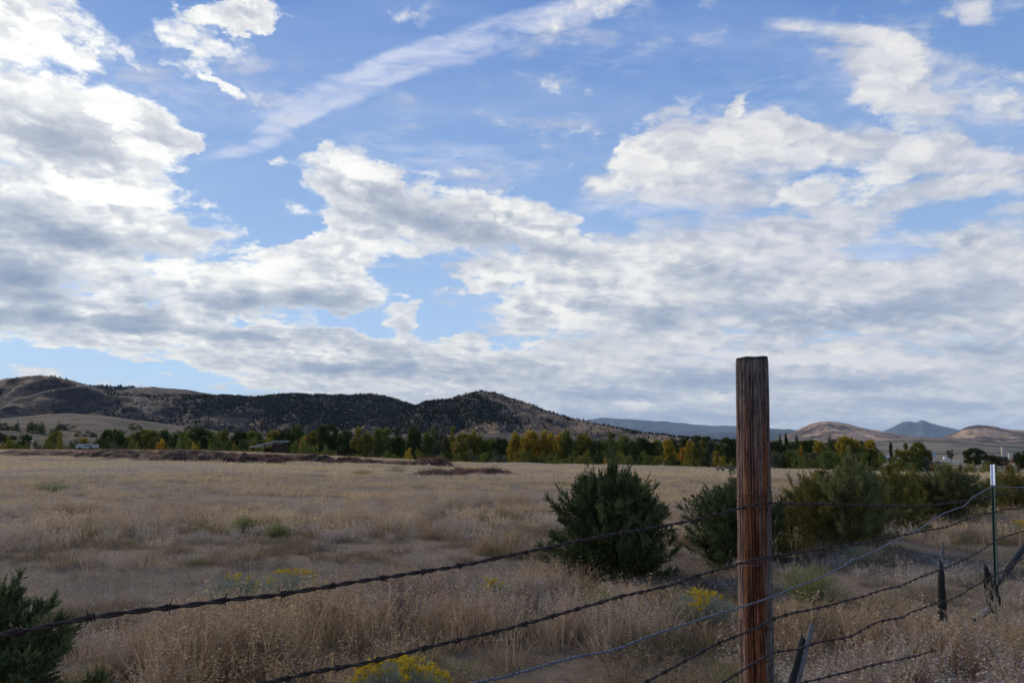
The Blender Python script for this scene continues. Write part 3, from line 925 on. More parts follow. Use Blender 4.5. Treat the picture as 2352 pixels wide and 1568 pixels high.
def juniper(seed, height, width, mat, nb=170, leader=0.25, sprigs=34, up=0.6, spr=.085, skirt=0.12, fill=5000, open_=0.0, body=1.0):
    """a bushy juniper at the origin; returns (trunk MB, crown tris, var)"""
    rnd = np.random.default_rng(seed)
    R0 = width / 2
    W = MB()
    trunk = [(0, 0, -.15), (rnd.normal() * .02, 0, height * .3), (rnd.normal() * .04, rnd.normal() * .04, height * .65), (rnd.normal() * .05, rnd.normal() * .05, height * .97)]
    W.tube(trunk, [.045, .035, .018, .004], 7)
    pr = [sprig_proto(np.random.default_rng(seed + 7 + k), 8) for k in range(3)]
    pos = []; dr = []; sc = []; vv = []

    def env(t, a):                                   # envelope radius at height fraction t
        t = min(t / body, 1.0)
        lob = 1 + .18 * math.sin(a * 3 + seed) + .12 * math.sin(a * 5 + seed * 2.1) + .10 * math.sin(a * 2 + t * 7)
        if t < .14: e = .66 + 2.4 * t
        elif t < .58: e = 1.0
        else: e = max(0.0, 1 - ((t - .58) / .40) ** 2.2) ** .7 if t < .98 else 0.0
        return R0 * e * lob
    for b in range(nb):
        a = rnd.uniform(0, 2 * math.pi)
        t0 = rnd.random() ** 1.1 * .78 * body
        tipt = min(t0 + rnd.uniform(.05, .32) * up / .6, 1.0 * body)
        rr = max(env(tipt, a), .06) * (rnd.uniform(.55, 1.0) if rnd.random() < .55 else rnd.uniform(.95, 1.30))
        if rnd.random() < leader * .25: tipt = min(1.0, tipt + .12)
        s0 = np.array([0, 0, t0 * height * .9]); tip = np.array([rr * math.cos(a), rr * math.sin(a), tipt * height])
        if t0 < skirt: tip[2] = rnd.uniform(.03, .3) * height
        mid = (s0 + tip) / 2 + np.array([math.cos(a), math.sin(a), 0]) * rr * .12 - np.array([0, 0, .04 * height])
        n = max(6, int(sprigs * (.4 + rr / R0)))
        f = np.sqrt(rnd.uniform(.06, 1, n))
        f[-3:] = [.94, .98, 1.0]
        f = f[:, None]
        pc = (1 - f) ** 2 * s0 + 2 * f * (1 - f) * mid + f ** 2 * tip
        tg = 2 * (1 - f) * (mid - s0) + 2 * f * (tip - mid)
        tg /= np.linalg.norm(tg, axis=1, keepdims=True)
        spread = .075 * R0 * (1.15 - f)
        pc = pc + rnd.normal(size=(n, 3)) * spread
        dd = tg * 1.0 + rnd.normal(size=(n, 3)) * .62 + np.array([0, 0, .30])
        pos.append(pc); dr.append(dd); sc.append(rnd.uniform(.7, 1.35, n) * spr * (1.15 if height > 1 else 1))
        vv.append(np.clip(rnd.normal(.25, .32) + .35 * f[:, 0] + rnd.normal(0, .12, n), 0, 1))
        if b % 3 == 0:
            W.tube([s0, mid, tip * .92 + mid * .08], [.012, .008, .003], 4, cap=False)
    # inner fill
    n = fill
    t = rnd.random(n) ** .9 * .9 * body; a = rnd.uniform(0, 2 * math.pi, n)
    er = np.array([env(q, w) for q, w in zip(t, a)]) * np.sqrt(rnd.random(n)) * .86
    pc = np.stack([er * np.cos(a), er * np.sin(a), t * height], -1)
    ns = fbm(pc[:, 0] * 4 + seed, pc[:, 2] * 4 + pc[:, 1] * 3, 3)
    k = ns > .36 + open_
    pc = pc[k]
    dd = np.stack([np.cos(a[k]), np.sin(a[k]), np.full(k.sum(), .9)], -1) + rnd.normal(size=(k.sum(), 3)) * .6
    pos.append(pc); dr.append(dd); sc.append(rnd.uniform(.7, 1.3, len(pc)) * spr); vv.append(np.clip(rnd.normal(.3, .15, len(pc)), 0, 1))
    # leader shoots
    ls = int(26 * leader / .25)
    for b in range(max(3, int(leader * 14))):
        a = rnd.uniform(0, 2 * math.pi); rr = R0 * rnd.uniform(.0, .55)
        z0 = height * body * (.80 - .35 * (rr / R0) ** 1.5) ; L = height * rnd.uniform(.10, .22)
        if b == 0: rr = 0; z0 = height * body * .85; L = height * (1.02 - body * .85)
        q = np.linspace(0, 1, ls)[:, None]
        pc = np.array([rr * math.cos(a), rr * math.sin(a), z0]) + q * np.array([rnd.normal() * .06, rnd.normal() * .06, L]) + rnd.normal(size=(ls, 3)) * .022 * (1.2 - q)
        dd = np.array([0, 0, 1.1]) + rnd.normal(size=(ls, 3)) * .55
        pos.append(pc); dr.append(dd); sc.append(rnd.uniform(.5, 1.0, ls) * spr * (1.1 - .5 * q[:, 0])); vv.append(np.clip(.6 + rnd.normal(0, .12, ls), 0, 1))
    pos = np.concatenate(pos); dr = np.concatenate(dr); sc = np.concatenate(sc); vv = np.concatenate(vv)
    low = pos[:, 2] > .02
    pos, dr, sc, vv = pos[low], dr[low], sc[low], vv[low]
    w = np.arange(len(pos)) % 3
    T = []; V = []
    for k in range(3):
        m = w == k
        T.append(scatter_tris(pr[k], pos[m], dr[m], sc[m], rnd)); V.append(np.repeat(vv[m], len(pr[k])))
    return W, np.concatenate(T), np.concatenate(V)


JPRO = {}


def place_juniper(px, py, wpx, hpx, key, mat, label, rz=0.0, build=None, group='juniper bushes along the fence', loc=None, dz=0.0):
    p = at_ground(px, py) if loc is None else Vector(loc)
    if key not in JPRO:
        W, T, V = build()
        h = T[:, :, 2].max(); w = T[:, :, 0].max() - T[:, :, 0].min()
        tm = bpy.data.meshes.new('tmp')
        ob = tri_mesh('crown', T, mat, V, link=False)
        tr = W.build('trunk', m_bark, link=False)
        JPRO[key] = (tr.data, ob.data, h, w)
    tr, cr, h, w = JPRO[key]
    d = math.hypot(p.x, p.y)
    dist = d / math.cos(math.atan2(p.x, p.y)) if False else p.y
    W_ = wpx / F * p.y; H_ = hpx / F * p.y
    e = empty('juniper_bush', (p.x, p.y, p.z - .03 + dz), rz)
    e.scale = (W_ / w, W_ / w, H_ / h)
    a = bpy.data.objects.new('trunk', tr); b = bpy.data.objects.new('crown', cr)
    for q in (a, b):
        COL.objects.link(q); q.parent = e
    if b.data.materials[0] != mat:
        b.material_slots[0].link = 'OBJECT'; b.material_slots[0].material = mat
    tag(e, label, 'juniper bush', group)
    return e


J1 = lambda: juniper(5, 1.55, 1.5, m_jun, nb=380, sprigs=40, fill=3600, leader=.4, body=.78, up=.5)
J2 = lambda: juniper(23, 1.7, 1.7, m_jun, nb=210, sprigs=38, fill=5000, leader=.45, up=.55, body=.88)
J3 = lambda: juniper(37, 1.3, 1.8, m_jun, nb=200, sprigs=36, fill=6000, leader=.3, up=.7)
place_juniper(1412, 1334, 335, 330, 'J1', m_jun, 'dark green rounded juniper bush with a spiky outline standing alone left of the wooden post', 0, J1)
place_juniper(1690, 1296, 285, 225, 'J2', m_jun, 'dark juniper bush half hidden behind the wooden post on its left side', .9, J2)
place_juniper(1790, 1262, 110, 110, 'J3', m_jun, 'low dark juniper close behind the right side of the wooden post', 2.2, J3)
place_juniper(1890, 1264, 230, 190, 'J3', m_junb, 'bronze tinged juniper at the left end of the row right of the post', .4, J3)
place_juniper(1962, 1264, 240, 245, 'J2', m_junc, 'tallest juniper of the row right of the post with a pointed olive top', 3.0, J2)
place_juniper(2052, 1232, 190, 170, 'J3', m_junb, 'dull green juniper in the middle of the row, right of the tallest one', 4.1, J3)
place_juniper(2105, 1205, 180, 145, 'J2', m_junb, 'bronze green juniper in the gap of the row, left of the grey green one', 5.0, J2)
place_juniper(2185, 1204, 230, 140, 'J3', m_junc, 'wide grey green juniper just left of the white topped metal post', 1.4, J3)
place_juniper(2330, 1178, 190, 104, 'J3', m_junb, 'bronze juniper at the right edge behind the metal post', 5.2, J3)
# ------------------------------------------------------------------ trees
TREE_MATS = {
    'dark': leaf_mat('dark_green_leaves', (0.032, 0.045, 0.016), (0.085, 0.105, 0.034), 0.3),
    'green': leaf_mat('green_leaves', (0.07, 0.09, 0.022), (0.18, 0.20, 0.05), 0.35),
    'olive': leaf_mat('olive_leaves', (0.10, 0.10, 0.022), (0.25, 0.21, 0.045), 0.35),
    'greyish': leaf_mat('grey_green_leaves', (0.07, 0.075, 0.045), (0.15, 0.145, 0.085), 0.3),
    'yellow': leaf_mat('yellow_leaves', (0.15, 0.13, 0.025), (0.52, 0.35, 0.04), 0.4),
    'orange': leaf_mat('orange_leaves', (0.25, 0.14, 0.025), (0.55, 0.29, 0.035), 0.4),
    'russet': leaf_mat('russet_leaves', (0.08, 0.035, 0.018), (0.19, 0.085, 0.03), 0.3),
}


def crown(kind, seed, n=4200):
    """unit crown: height 1 above the ground, width 1"""
    rnd = np.random.default_rng(seed)
    cl = []
    if kind == 'round':
        for i in range(34):
            t = rnd.uniform(.22, .93); a = rnd.uniform(0, 6.283)
            e = math.sqrt(max(0, 1 - ((t - .55) / .47) ** 2)) * .40 * rnd.uniform(.35, 1)
            cl.append((e * math.cos(a), e * math.sin(a), t, rnd.uniform(.07, .14)))
    elif kind == 'tall':
        nl = 4
        for l in range(nl):
            la = rnd.uniform(0, 6.283); lr = rnd.uniform(.0, .24); top = rnd.uniform(.72, 1.0) if l else .97
            for i in range(13):
                t = rnd.uniform(.14, top - .04); a = rnd.uniform(0, 6.283)
                e = .17 * math.sqrt(max(0.03, 1 - ((t - top * .5) / (top * .56)) ** 2)) * rnd.uniform(.3, 1)
                cl.append((lr * math.cos(la) + e * math.cos(a), lr * math.sin(la) + e * math.sin(a), t, rnd.uniform(.06, .115)))
    elif kind == 'poplar':
        for i in range(34):
            t = rnd.uniform(.08, .96); a = rnd.uniform(0, 6.283)
            e = .27 * math.sin(math.pi * min(1, (t * .93 + .05)) ** .8) ** .6 * rnd.uniform(.2, 1)
            cl.append((e * math.cos(a), e * math.sin(a), t, .075))
    else:                                            # shrub
        for i in range(26):
            a = rnd.uniform(0, 6.283); r = math.sqrt(rnd.random()) * .40
            t = rnd.uniform(.12, .88) * (1 - .45 * (r / .4) ** 2)
            cl.append((r * math.cos(a), r * math.sin(a), t, rnd.uniform(.10, .16)))
    cl = np.array(cl)
    w = cl[:, 3] ** 2; w /= w.sum()
    k = rnd.choice(len(cl), n, p=w)
    u = rnd.normal(size=(n, 3)); u /= np.linalg.norm(u, axis=1, keepdims=True)
    u *= (rnd.random((n, 1)) ** .45) * cl[k, 3][:, None]
    if kind == 'poplar': u[:, 2] *= 1.6
    c = cl[k, :3] + u
    c += rnd.normal(size=c.shape) * .012
    a, b, d = frames(rnd.normal(size=(n, 3)), rnd)
    s = rnd.uniform(.6, 1.4, (n, 1)) * (.021 if kind != 'poplar' else .026)
    T = np.stack([c - a * s - b * s * .6, c + a * s - b * s * .6, c + b * s * 1.1], 1)
    tone = rnd.random(len(cl))
    V = np.clip(tone[k] * .65 + rnd.random(n) * .35, 0, 1)
    T = T[(T[:, :, 2] > .015).all(1)]
    V = V[:len(T)]
    return T, V


def trunk_mb(kind, seed):
    rnd = random.Random(seed)
    W = MB()
    h = {'round': .7, 'tall': .85, 'poplar': .85, 'shrub': .5}[kind]
    W.tube([(0, 0, -.05), (.01, 0, h * .35), (rnd.uniform(-.03, .03), rnd.uniform(-.03, .03), h)], [.026, .019, .005], 6)
    for k in range(6 if kind != 'poplar' else 3):
        z = rnd.uniform(.12, .5) * h; a = rnd.uniform(0, 6.28); r = rnd.uniform(.15, .34) * (.4 if kind == 'poplar' else 1)
        W.tube([(0, 0, z), (r * .5 * math.cos(a), r * .5 * math.sin(a), z + .14), (r * math.cos(a), r * math.sin(a), z + .34)], [.012, .008, .003], 5)
    return W


CR = {}
for kind, cnt in (('round', 3), ('tall', 4), ('poplar', 2), ('shrub', 3)):
    for q in range(cnt):
        T, V = crown(kind, 900 + 13 * q + len(kind), {'shrub': 2200, 'poplar': 2600}.get(kind, 4800))
        T[:, :, :2] /= (T[:, :, 0].max() - T[:, :, 0].min())
        T[:, :, 2] /= T[:, :, 2].max()
        CR[kind, q] = (tri_mesh('crown', T, TREE_MATS['green'], V, link=False).data, trunk_mb(kind, q * 5 + 3).build('trunk', m_bark, link=False).data)
_tn = [0]


def tree(px, top, wpx, D, kind, tone, label, group='cottonwoods and shrubs beyond the field', name=None, cat=None):
    _tn[0] += 1
    i = _tn[0]
    p = at_y(px, top, D)
    z0 = gh(p.x, p.y) - .1
    H = p.z - z0; Wd = wpx / F * D * (1.0 if kind in ('poplar', 'shrub') or wpx < 20 else 1.4)
    q = i % {'round': 3, 'tall': 4, 'poplar': 2, 'shrub': 3}[kind]
    cm, tm = CR[kind, q]
    nm = name or {'shrub': 'shrub', 'poplar': 'poplar_tree'}.get(kind, 'cottonwood_tree')
    e = empty(nm, (p.x, p.y, z0), i * 2.4)
    e.scale = (Wd, Wd, H)
    a = bpy.data.objects.new('trunk', tm); b = bpy.data.objects.new('crown', cm)
    for o in (a, b):
        COL.objects.link(o); o.parent = e
    b.material_slots[0].link = 'OBJECT'; b.material_slots[0].material = TREE_MATS[tone]
    tag(e, label, cat or ('shrub' if kind == 'shrub' else 'tree'), group)
    return e


L_, C_, R_ = 360, 270, 250
TREES = [
    (28, 993, 62, L_, 'round', 'dark', 'dark bushy tree at the far left edge of the tree line'),
    (-60, 985, 80, L_, 'round', 'green', 'green tree just outside the left end of the tree line'),
    (246, 984, 32, L_, 'round', 'dark', 'squarish dark tree below the tan foothill, first of the tall ones from the left'),
    (282, 982, 32, L_, 'tall', 'dark', 'dark tall tree right of the squarish dark one below the tan foothill'),
    (312, 990, 34, L_, 'round', 'green', 'rounded green tree left of the olive one on the left'),
    (340, 984, 46, L_, 'round', 'olive', 'olive coloured round tree above the orange bush'),
    (383, 983, 24, L_, 'tall', 'dark', 'narrow dark tree right above the gap by the white farmhouse'),
    (432, 984, 38, L_, 'round', 'green', 'green tree right behind the small white farmhouse'),
    (465, 979, 52, L_ - 10, 'tall', 'dark', 'broad dark tree right of the white farmhouse'),
    (505, 984, 48, L_, 'round', 'green', 'mid green tree above and right of the yellow bush'),
    (545, 986, 48, L_, 'tall', 'dark', 'dark tree left behind the open shed'),
    (585, 988, 46, L_, 'round', 'green', 'dusky green tree directly over the high end of the shed roof'),
    (622, 985, 42, L_, 'tall', 'olive', 'olive tree just right behind the shed'),
    (655, 983, 40, L_, 'round', 'dark', 'dark tree between the shed and the orange tree'),
    (688, 972, 38, L_, 'tall', 'green', 'tall green tree behind the slim orange tree right of the shed'),
    (694, 999, 19, 330, 'tall', 'orange', 'slim orange tree right of the shed'),
    (722, 985, 40, L_ - 20, 'round', 'olive', 'olive tree right of the slim orange tree'),
    (752, 971, 44, 330, 'round', 'dark', 'tall dark green tree with the highest crown left of the gap between the hills'),
    (792, 984, 46, 320, 'tall', 'dark', 'dark tree left of a pale green feathery tree'),
    (838, 978, 40, 300, 'tall', 'olive', 'pale green feathery tree below the dark wooded ridge'),
    (880, 979, 48, 300, 'round', 'green', 'broad green tree below the dip between the two hills'),
    (918, 977, 34, 300, 'tall', 'dark', 'dark narrow tree below the dip between the two hills'),
    (953, 973, 40, 290, 'tall', 'dark', 'tall dark tree under the left foot of the peaked hill'),
    (986, 976, 30, 290, 'tall', 'green', 'green upright tree above the small white roof'),
    (1012, 988, 32, 285, 'round', 'greyish', 'grey green thinning tree under the peaked hill'),
    (1037, 972, 34, 285, 'tall', 'olive', 'tall yellowish green tree under the top of the peaked hill'),
    (1072, 992, 44, 270, 'round', 'olive', 'low olive tree right of the tall yellowish green one'),
    (1095, 985, 30, 270, 'tall', 'olive', 'pointed olive tree left of the dip before the yellow grove'),
    (1122, 1004, 38, 270, 'round', 'green', 'low green tree in the dip before the yellow grove'),
    (1150, 1003, 30, 270, 'round', 'dark', 'low dark tree beside the left end of the yellow grove'),
    (1184, 990, 32, 262, 'tall', 'yellow', 'leftmost tree of the yellow grove'),
    (1213, 984, 36, 258, 'tall', 'yellow', 'tallest golden tree of the yellow grove'),
    (1243, 986, 34, 260, 'tall', 'yellow', 'golden tree in the middle of the yellow grove'),
    (1272, 990, 36, 258, 'round', 'yellow', 'rightmost round golden tree of the yellow grove'),
    (1302, 984, 30, 255, 'tall', 'green', 'green upright tree right beside the yellow grove'),
    (1340, 988, 42, 255, 'tall', 'olive', 'olive tree with a forked crown left of the lone juniper top'),
    (1368, 1010, 30, 250, 'round', 'dark', 'low dark tree left behind the top of the lone juniper'),
    (1396, 986, 48, 255, 'tall', 'green', 'broad green tree behind the top of the lone juniper'),
    (1393, 1041, 15, 190, 'shrub', 'orange', 'small orange bush behind the top of the lone juniper'),
    (1434, 994, 36, 258, 'tall', 'green', 'green tree right behind the lone juniper top'),
    (1478, 1001, 36, 260, 'round', 'dark', 'dark round tree above the right flank of the lone juniper'),
    (1508, 1008, 30, 260, 'round', 'green', 'small green tree left of the second yellow group'),
    (1537, 1006, 28, 245, 'tall', 'yellow', 'leftmost yellow tree of the group left of the wooden post'),
    (1565, 1024, 20, 240, 'tall', 'orange', 'orange tree low in the yellow group left of the wooden post'),
    (1584, 1011, 18, 245, 'tall', 'yellow', 'thin yellow tree in the middle of the group left of the wooden post'),
    (1605, 1007, 24, 245, 'tall', 'olive', 'yellow green tree in the group left of the wooden post'),
    (1628, 1010, 24, 245, 'tall', 'greyish', 'grey green fading tree in the group left of the wooden post'),
    (1610, 998, 44, 330, 'round', 'dark', 'dark round crown rising behind the group left of the wooden post'),
    (1563, 1002, 44, 330, 'round', 'dark', 'dark crown behind the orange tree left of the wooden post'),
    (1651, 1032, 24, 232, 'tall', 'yellow', 'small yellow tree closest to the left side of the wooden post'),
    (1675, 1003, 46, 260, 'round', 'dark', 'dark tree touching the left side of the wooden post'),
    (1720, 1004, 50, 260, 'round', 'dark', 'dark tree hidden behind the wooden post'),
    (1778, 1008, 40, 250, 'round', 'dark', 'dark tree touching the right side of the wooden post'),
    (1791, 994, 10, 262, 'poplar', 'dark', 'shorter poplar of the pair right of the wooden post'),
    (1804, 991, 12, 262, 'poplar', 'dark', 'taller poplar of the pair right of the wooden post'),
    (1829, 994, 12, 260, 'poplar', 'green', 'single slim poplar left of the round dark tree'),
    (1858, 1008, 40, 262, 'round', 'dark', 'round dark tree between the slim poplar and the yellow crowns'),
    (1818, 1030, 44, 235, 'round', 'green', 'low green tree under the slim poplar'),
    (1840, 1021, 11, 232, 'poplar', 'orange', 'narrow orange poplar right of the wooden post'),
    (1862, 1036, 36, 228, 'round', 'greyish', 'low grey green tree under the round dark one'),
    (1885, 1012, 30, 245, 'tall', 'yellow', 'yellow tree left of the dark poplar at the right grove'),
    (1904, 995, 13, 240, 'poplar', 'green', 'green poplar between the two yellow crowns of the right grove'),
    (1930, 1001, 44, 245, 'tall', 'yellow', 'broad yellow tree right of the dark poplar'),
    (1963, 998, 42, 245, 'tall', 'yellow', 'brightest yellow crown of the right grove, above the pointed juniper'),
    (1992, 1008, 34, 248, 'tall', 'yellow', 'yellow tree at the right end of the grove above the pointed juniper'),
    (1978, 1028, 60, 232, 'round', 'dark', 'dark low tree in front of the yellow crowns of the right grove'),
    (1905, 1034, 44, 225, 'round', 'green', 'green low tree under the dark poplar of the right grove'),
    (2014, 1036, 20, 235, 'tall', 'olive', 'small olive tree at the right edge of the right grove'),
    (2045, 1012, 13, 235, 'poplar', 'dark', 'dark poplar left of the isolated olive tree'),
    (2068, 1013, 34, 230, 'tall', 'olive', 'isolated olive yellow tree in the gap right of the grove'),
    (2093, 1021, 28, 228, 'tall', 'olive', 'olive tree between the isolated one and the rust tinged crown'),
    (2110, 1013, 36, 232, 'round', 'olive', 'round rust tinged crown left of the white house'),
    (2181, 1031, 16, 700, 'round', 'greyish', 'small far tree between the white house and the barn'),
    (2236, 1026, 38, 330, 'round', 'dark', 'domed dark tree above the left end of the low barn'),
    (2272, 1044, 30, 340, 'round', 'dark', 'low dark tree behind the low barn'),
    (2342, 1032, 30, 300, 'tall', 'dark', 'dark pointed tree at the right edge by the silos'),
    (2300, 1046, 30, 340, 'round', 'greyish', 'low grey green tree at the foot of the silos'),
    (2400, 1020, 60, 280, 'round', 'dark', 'dark tree just outside the right edge'),
    (369, 1007, 22, 205, 'round', 'orange', 'bright orange round bush below the olive tree on the left'),
    (443, 1009, 36, 205, 'shrub', 'yellow', 'golden yellow bush left of the shed'),
    (388, 1021, 16, 205, 'shrub', 'orange', 'small faded orange bush right beside the bright orange one'),
    (940, 1024, 26, 190, 'shrub', 'yellow', 'low golden bush behind the middle of the field'),
    (198, 1002, 24, 300, 'tall', 'yellow', 'thin pale yellow tree above the grey trailer'),
    (120, 986, 30, 560, 'tall', 'olive', 'faint yellowish tree on the far left plain'),
    (140, 996, 18, 480, 'tall', 'olive', 'tiny yellowish tree on the far left plain'),
]
for t in TREES:
    tree(*t)
for k, (x, y, w) in enumerate([(10, 959, 26), (40, 961, 20), (78, 962, 26), (108, 963, 34), (130, 962, 22)]):
    tree(x, y + 1, w * 1.7, 820, 'shrub', 'dark', 'small dark tree in the row at the foot of the tan foothill', 'row of dark trees at the foot of the foothill', name='far_tree', cat='tree')
# the low growth along the foot of the tree line
rt = random.Random(4)
x = -40
k = 0
while x < 2130:
    w = rt.uniform(18, 46)
    left = x < 700
    D = rt.uniform(205, 240) if not left else rt.uniform(215, 300)
    top = (rt.uniform(998, 1012) if left else rt.uniform(1026, 1044)) + (6 if x > 1500 else 0)
    tone = rt.choice(['dark', 'dark', 'green', 'green', 'olive', 'greyish'])
    tree(x + w / 2, top, w * 1.25, D, 'shrub', tone, 'low %s shrub in the undergrowth along the foot of the tree line' % {'dark': 'dark', 'green': 'green', 'olive': 'olive', 'greyish': 'grey green'}[tone],
         'undergrowth shrubs along the tree line', name='shrub')
    x += w * .72
x = 225
while x < 760:                                     # fill between the left hand trees
    w = rt.uniform(26, 44)
    tree(x + w / 2, rt.uniform(989, 1003), w, rt.uniform(380, 430), 'round', rt.choice(['dark', 'green', 'olive', 'dark']), 'crown in the farther rank behind the left part of the tree line', 'farther rank of trees on the left')
    x += w * .8
x = 740
while x < 2000:                                    # a second, farther rank of crowns
    w = rt.uniform(34, 56)
    tone = rt.choice(['dark', 'dark', 'green'])
    top = rt.uniform(1000, 1012) + (6 if x > 1400 else 0)
    tree(x + w / 2, top, w, rt.uniform(330, 390), 'round', tone, '%s crown in the farther rank behind the tree line' % ('dark' if tone == 'dark' else 'green'), 'farther rank of trees')
    x += w * .8
x = 2120
while x < 2420:                                    # russet hedge along the right end of the field
    w = rt.uniform(20, 36)
    tree(x + w / 2, rt.uniform(1054, 1061), w * 1.3, rt.uniform(104, 112), 'shrub', rt.choice(['russet', 'russet', 'olive']), 'rust brown shrub in the hedge beyond the right end of the field', 'rust brown hedge shrubs', name='hedge_shrub')
    x += w * .62


# ------------------------------------------------------------------ pines on the hills
def pine_mesh(seed):
    rnd = np.random.default_rng(seed)
    T = []
    n = 150
    z = rnd.random(n) ** 1.1 * .92 + .06
    a = rnd.uniform(0, 6.283, n)
    r = (.30 * (1.02 - z) ** .75) * rnd.uniform(.3, 1, n)
    c = np.stack([r * np.cos(a), r * np.sin(a), z], -1)
    o = np.stack([np.cos(a), np.sin(a), -.1 + 0 * a], -1)
    s = np.stack([-np.sin(a), np.cos(a), 0 * a], -1)
    T = np.stack([c - s * .07 - o * .03, c + s * .07 - o * .03, c + o * .12 + np.array([0, 0, .05])], 1)
    T2 = np.stack([c - s * .06 + np.array([0, 0, -.05]), c + s * .06 + np.array([0, 0, -.05]), c + np.array([0, 0, .10])], 1)
    T = np.concatenate([T, T2, np.array([[[-.015, 0, -.1], [.015, 0, -.1], [0, 0, .4]]])])
    return tri_mesh('pine_crown', T, m_pine, rnd.random(len(T)), link=False)


m_pine = leaf_mat('pine_needles', (0.018, 0.024, 0.016), (0.05, 0.06, 0.036), 0.15)
PINES = [pine_mesh(60 + k) for k in range(3)]


def pines():
    rnd = np.random.default_rng(8)
    PX = []
    for nm, n, base, (s0, s1), dens in (('left_hills', 42000, .5, (4, 7.5), 'A'), ('peaked_hill', 26000, .5, (3.5, 6.5), 'B'), ('far_forest_ridge', 5000, .9, (7, 12), 'F')):
        A, RR, X, Y, Z, TT = RIDGES[nm]
        nr, ntt = X.shape
        i = rnd.uniform(nr * .04, nr * .80, n); j = rnd.uniform(1, ntt - 2, n)
        i0 = i.astype(int); j0 = j.astype(int); fi = i - i0; fj = j - j0

        def bl(G): return (G[i0, j0] * (1 - fi) + G[i0 + 1, j0] * fi) * (1 - fj) + (G[i0, j0 + 1] * (1 - fi) + G[i0 + 1, j0 + 1] * fi) * fj
        x = bl(X); y = bl(Y); z = bl(Z); t = np.interp(i, np.arange(nr), TT[:, 0])
        # survey-frame column of each point, to know which flank it is on
        col = 1176 + F * x / y * (1.0)
        nz = fbm(x * .0045 + 3, y * .0045, 4); nz2 = fbm(x * .02, y * .02 + 9, 3)
        if dens == 'A':
            fo = wood_mask(nm, x, y, t)
            p = .02 + .5 * sstep(.50, .58, nz * .75 + nz2 * .25) * np.where(col < 240, .3, 1.0)
            p = np.maximum(p * .6, fo)
        elif dens == 'B':
            fo = wood_mask(nm, x, y, t)
            p = np.maximum(.035 + .35 * sstep(.56, .64, nz * .7 + nz2 * .3), fo)
        else:
            p = np.ones(n) * .9
        keep = rnd.random(n) < p
        h = rnd.uniform(s0, s1, n)
        PX.append(np.stack([x, y, z, h], -1)[keep])
    P = np.concatenate(PX)
    d = np.hypot(P[:, 0], P[:, 1])
    vis = np.abs(np.arctan2(P[:, 0], P[:, 1])) < .62
    order = np.argsort(-(P[:, 3] / d) * vis)
    print('pines', len(P))
    solo = order[:290]; rest = order[290:]
    for k, i in enumerate(solo):
        x, y, z, h = P[i]
        o = bpy.data.objects.new('pine_tree', PINES[k % 3].data)
        COL.objects.link(o)
        o.location = (x, y, z - .3); o.rotation_euler = (0, 0, k * 1.7); o.scale = (h * 1.25, h * 1.25, h)
        tag(o, 'small dark pine standing on the brushy hillside', 'pine tree', 'pines scattered over the hills')
    col = bpy.data.collections.new('pine_kinds')
    for q in PINES: col.objects.link(q)
    Q = P[rest]; n = len(Q)
    me = bpy.data.meshes.new('hillside_pines')
    me.vertices.add(n); me.vertices.foreach_set('co', (Q[:, :3] - [0, 0, .3]).astype(np.float32).ravel())
    a = me.attributes.new('pick', 'INT', 'POINT'); a.data.foreach_set('value', (np.arange(n) % 3).astype(np.int32))
    a = me.attributes.new('size', 'FLOAT_VECTOR', 'POINT'); a.data.foreach_set('vector', np.stack([Q[:, 3] * 1.3, Q[:, 3] * 1.3, Q[:, 3]], -1).astype(np.float32).ravel())
    a = me.attributes.new('turn', 'FLOAT_VECTOR', 'POINT'); a.data.foreach_set('vector', np.stack([0 * Q[:, 0], 0 * Q[:, 0], rnd.uniform(0, 6.28, n)], -1).astype(np.float32).ravel())
    o = bpy.data.objects.new('hillside_pines', me); COL.objects.link(o)
    g = bpy.data.node_groups['scatter_tufts'].copy()
    for nd in g.nodes:
        if nd.bl_idname == 'GeometryNodeCollectionInfo': nd.inputs['Collection'].default_value = col
    md = o.modifiers.new('pines', 'NODES'); md.node_group = g
    tag(o, kind='stuff')


pines()
# ------------------------------------------------------------------ the fence
FN = np.array([0.754, -0.657])                     # fence plane normal, towards the camera
FC = -1.535


def on_fence(px, py, off=0.0):
    d = ray(px, py)
    t = (FC + off) / (FN[0] * d[0] + FN[1] * d[1])
    return Vector((d[0] * t, d[1] * t, CAM_H + d[2] * t))


def smooth_path(pts, step=0.012):
    P = [np.array(p) for p in pts]
    P = [2 * P[0] - P[1]] + P + [2 * P[-1] - P[-2]]
    out = []
    for i in range(1, len(P) - 2):
        a, b, c, d = P[i - 1:i + 3]
        n = max(2, int(np.linalg.norm(c - b) / step))
        for k in range(n):
            t = k / n
            out.append(.5 * ((2 * b) + (-a + c) * t + (2 * a - 5 * b + 4 * c - d) * t * t + (-a + 3 * b - 3 * c + d) * t ** 3))
    out.append(P[-2])
    return np.array(out)


def metal_mat(name, ca, cb, rough, metal):
    m, N, out = new_mat(name)
    tc = N.node('ShaderNodeTexCoord').outputs['Object']
    n = N.noise(tc, 45, 5, 0.7)
    c = N.mix(N.mapr(n, 0.35, 0.65), ca, cb)
    principled(N, out, c, rough, 0.4, metal, bump=n, bstr=0.5, bdist=0.001)
    return m


m_rust = metal_mat('rusty_wire', (0.035, 0.026, 0.024), (0.075, 0.045, 0.035), 0.75, 0.3)
m_galv = metal_mat('galvanised_wire', (0.10, 0.105, 0.12), (0.24, 0.25, 0.28), 0.5, 0.6)


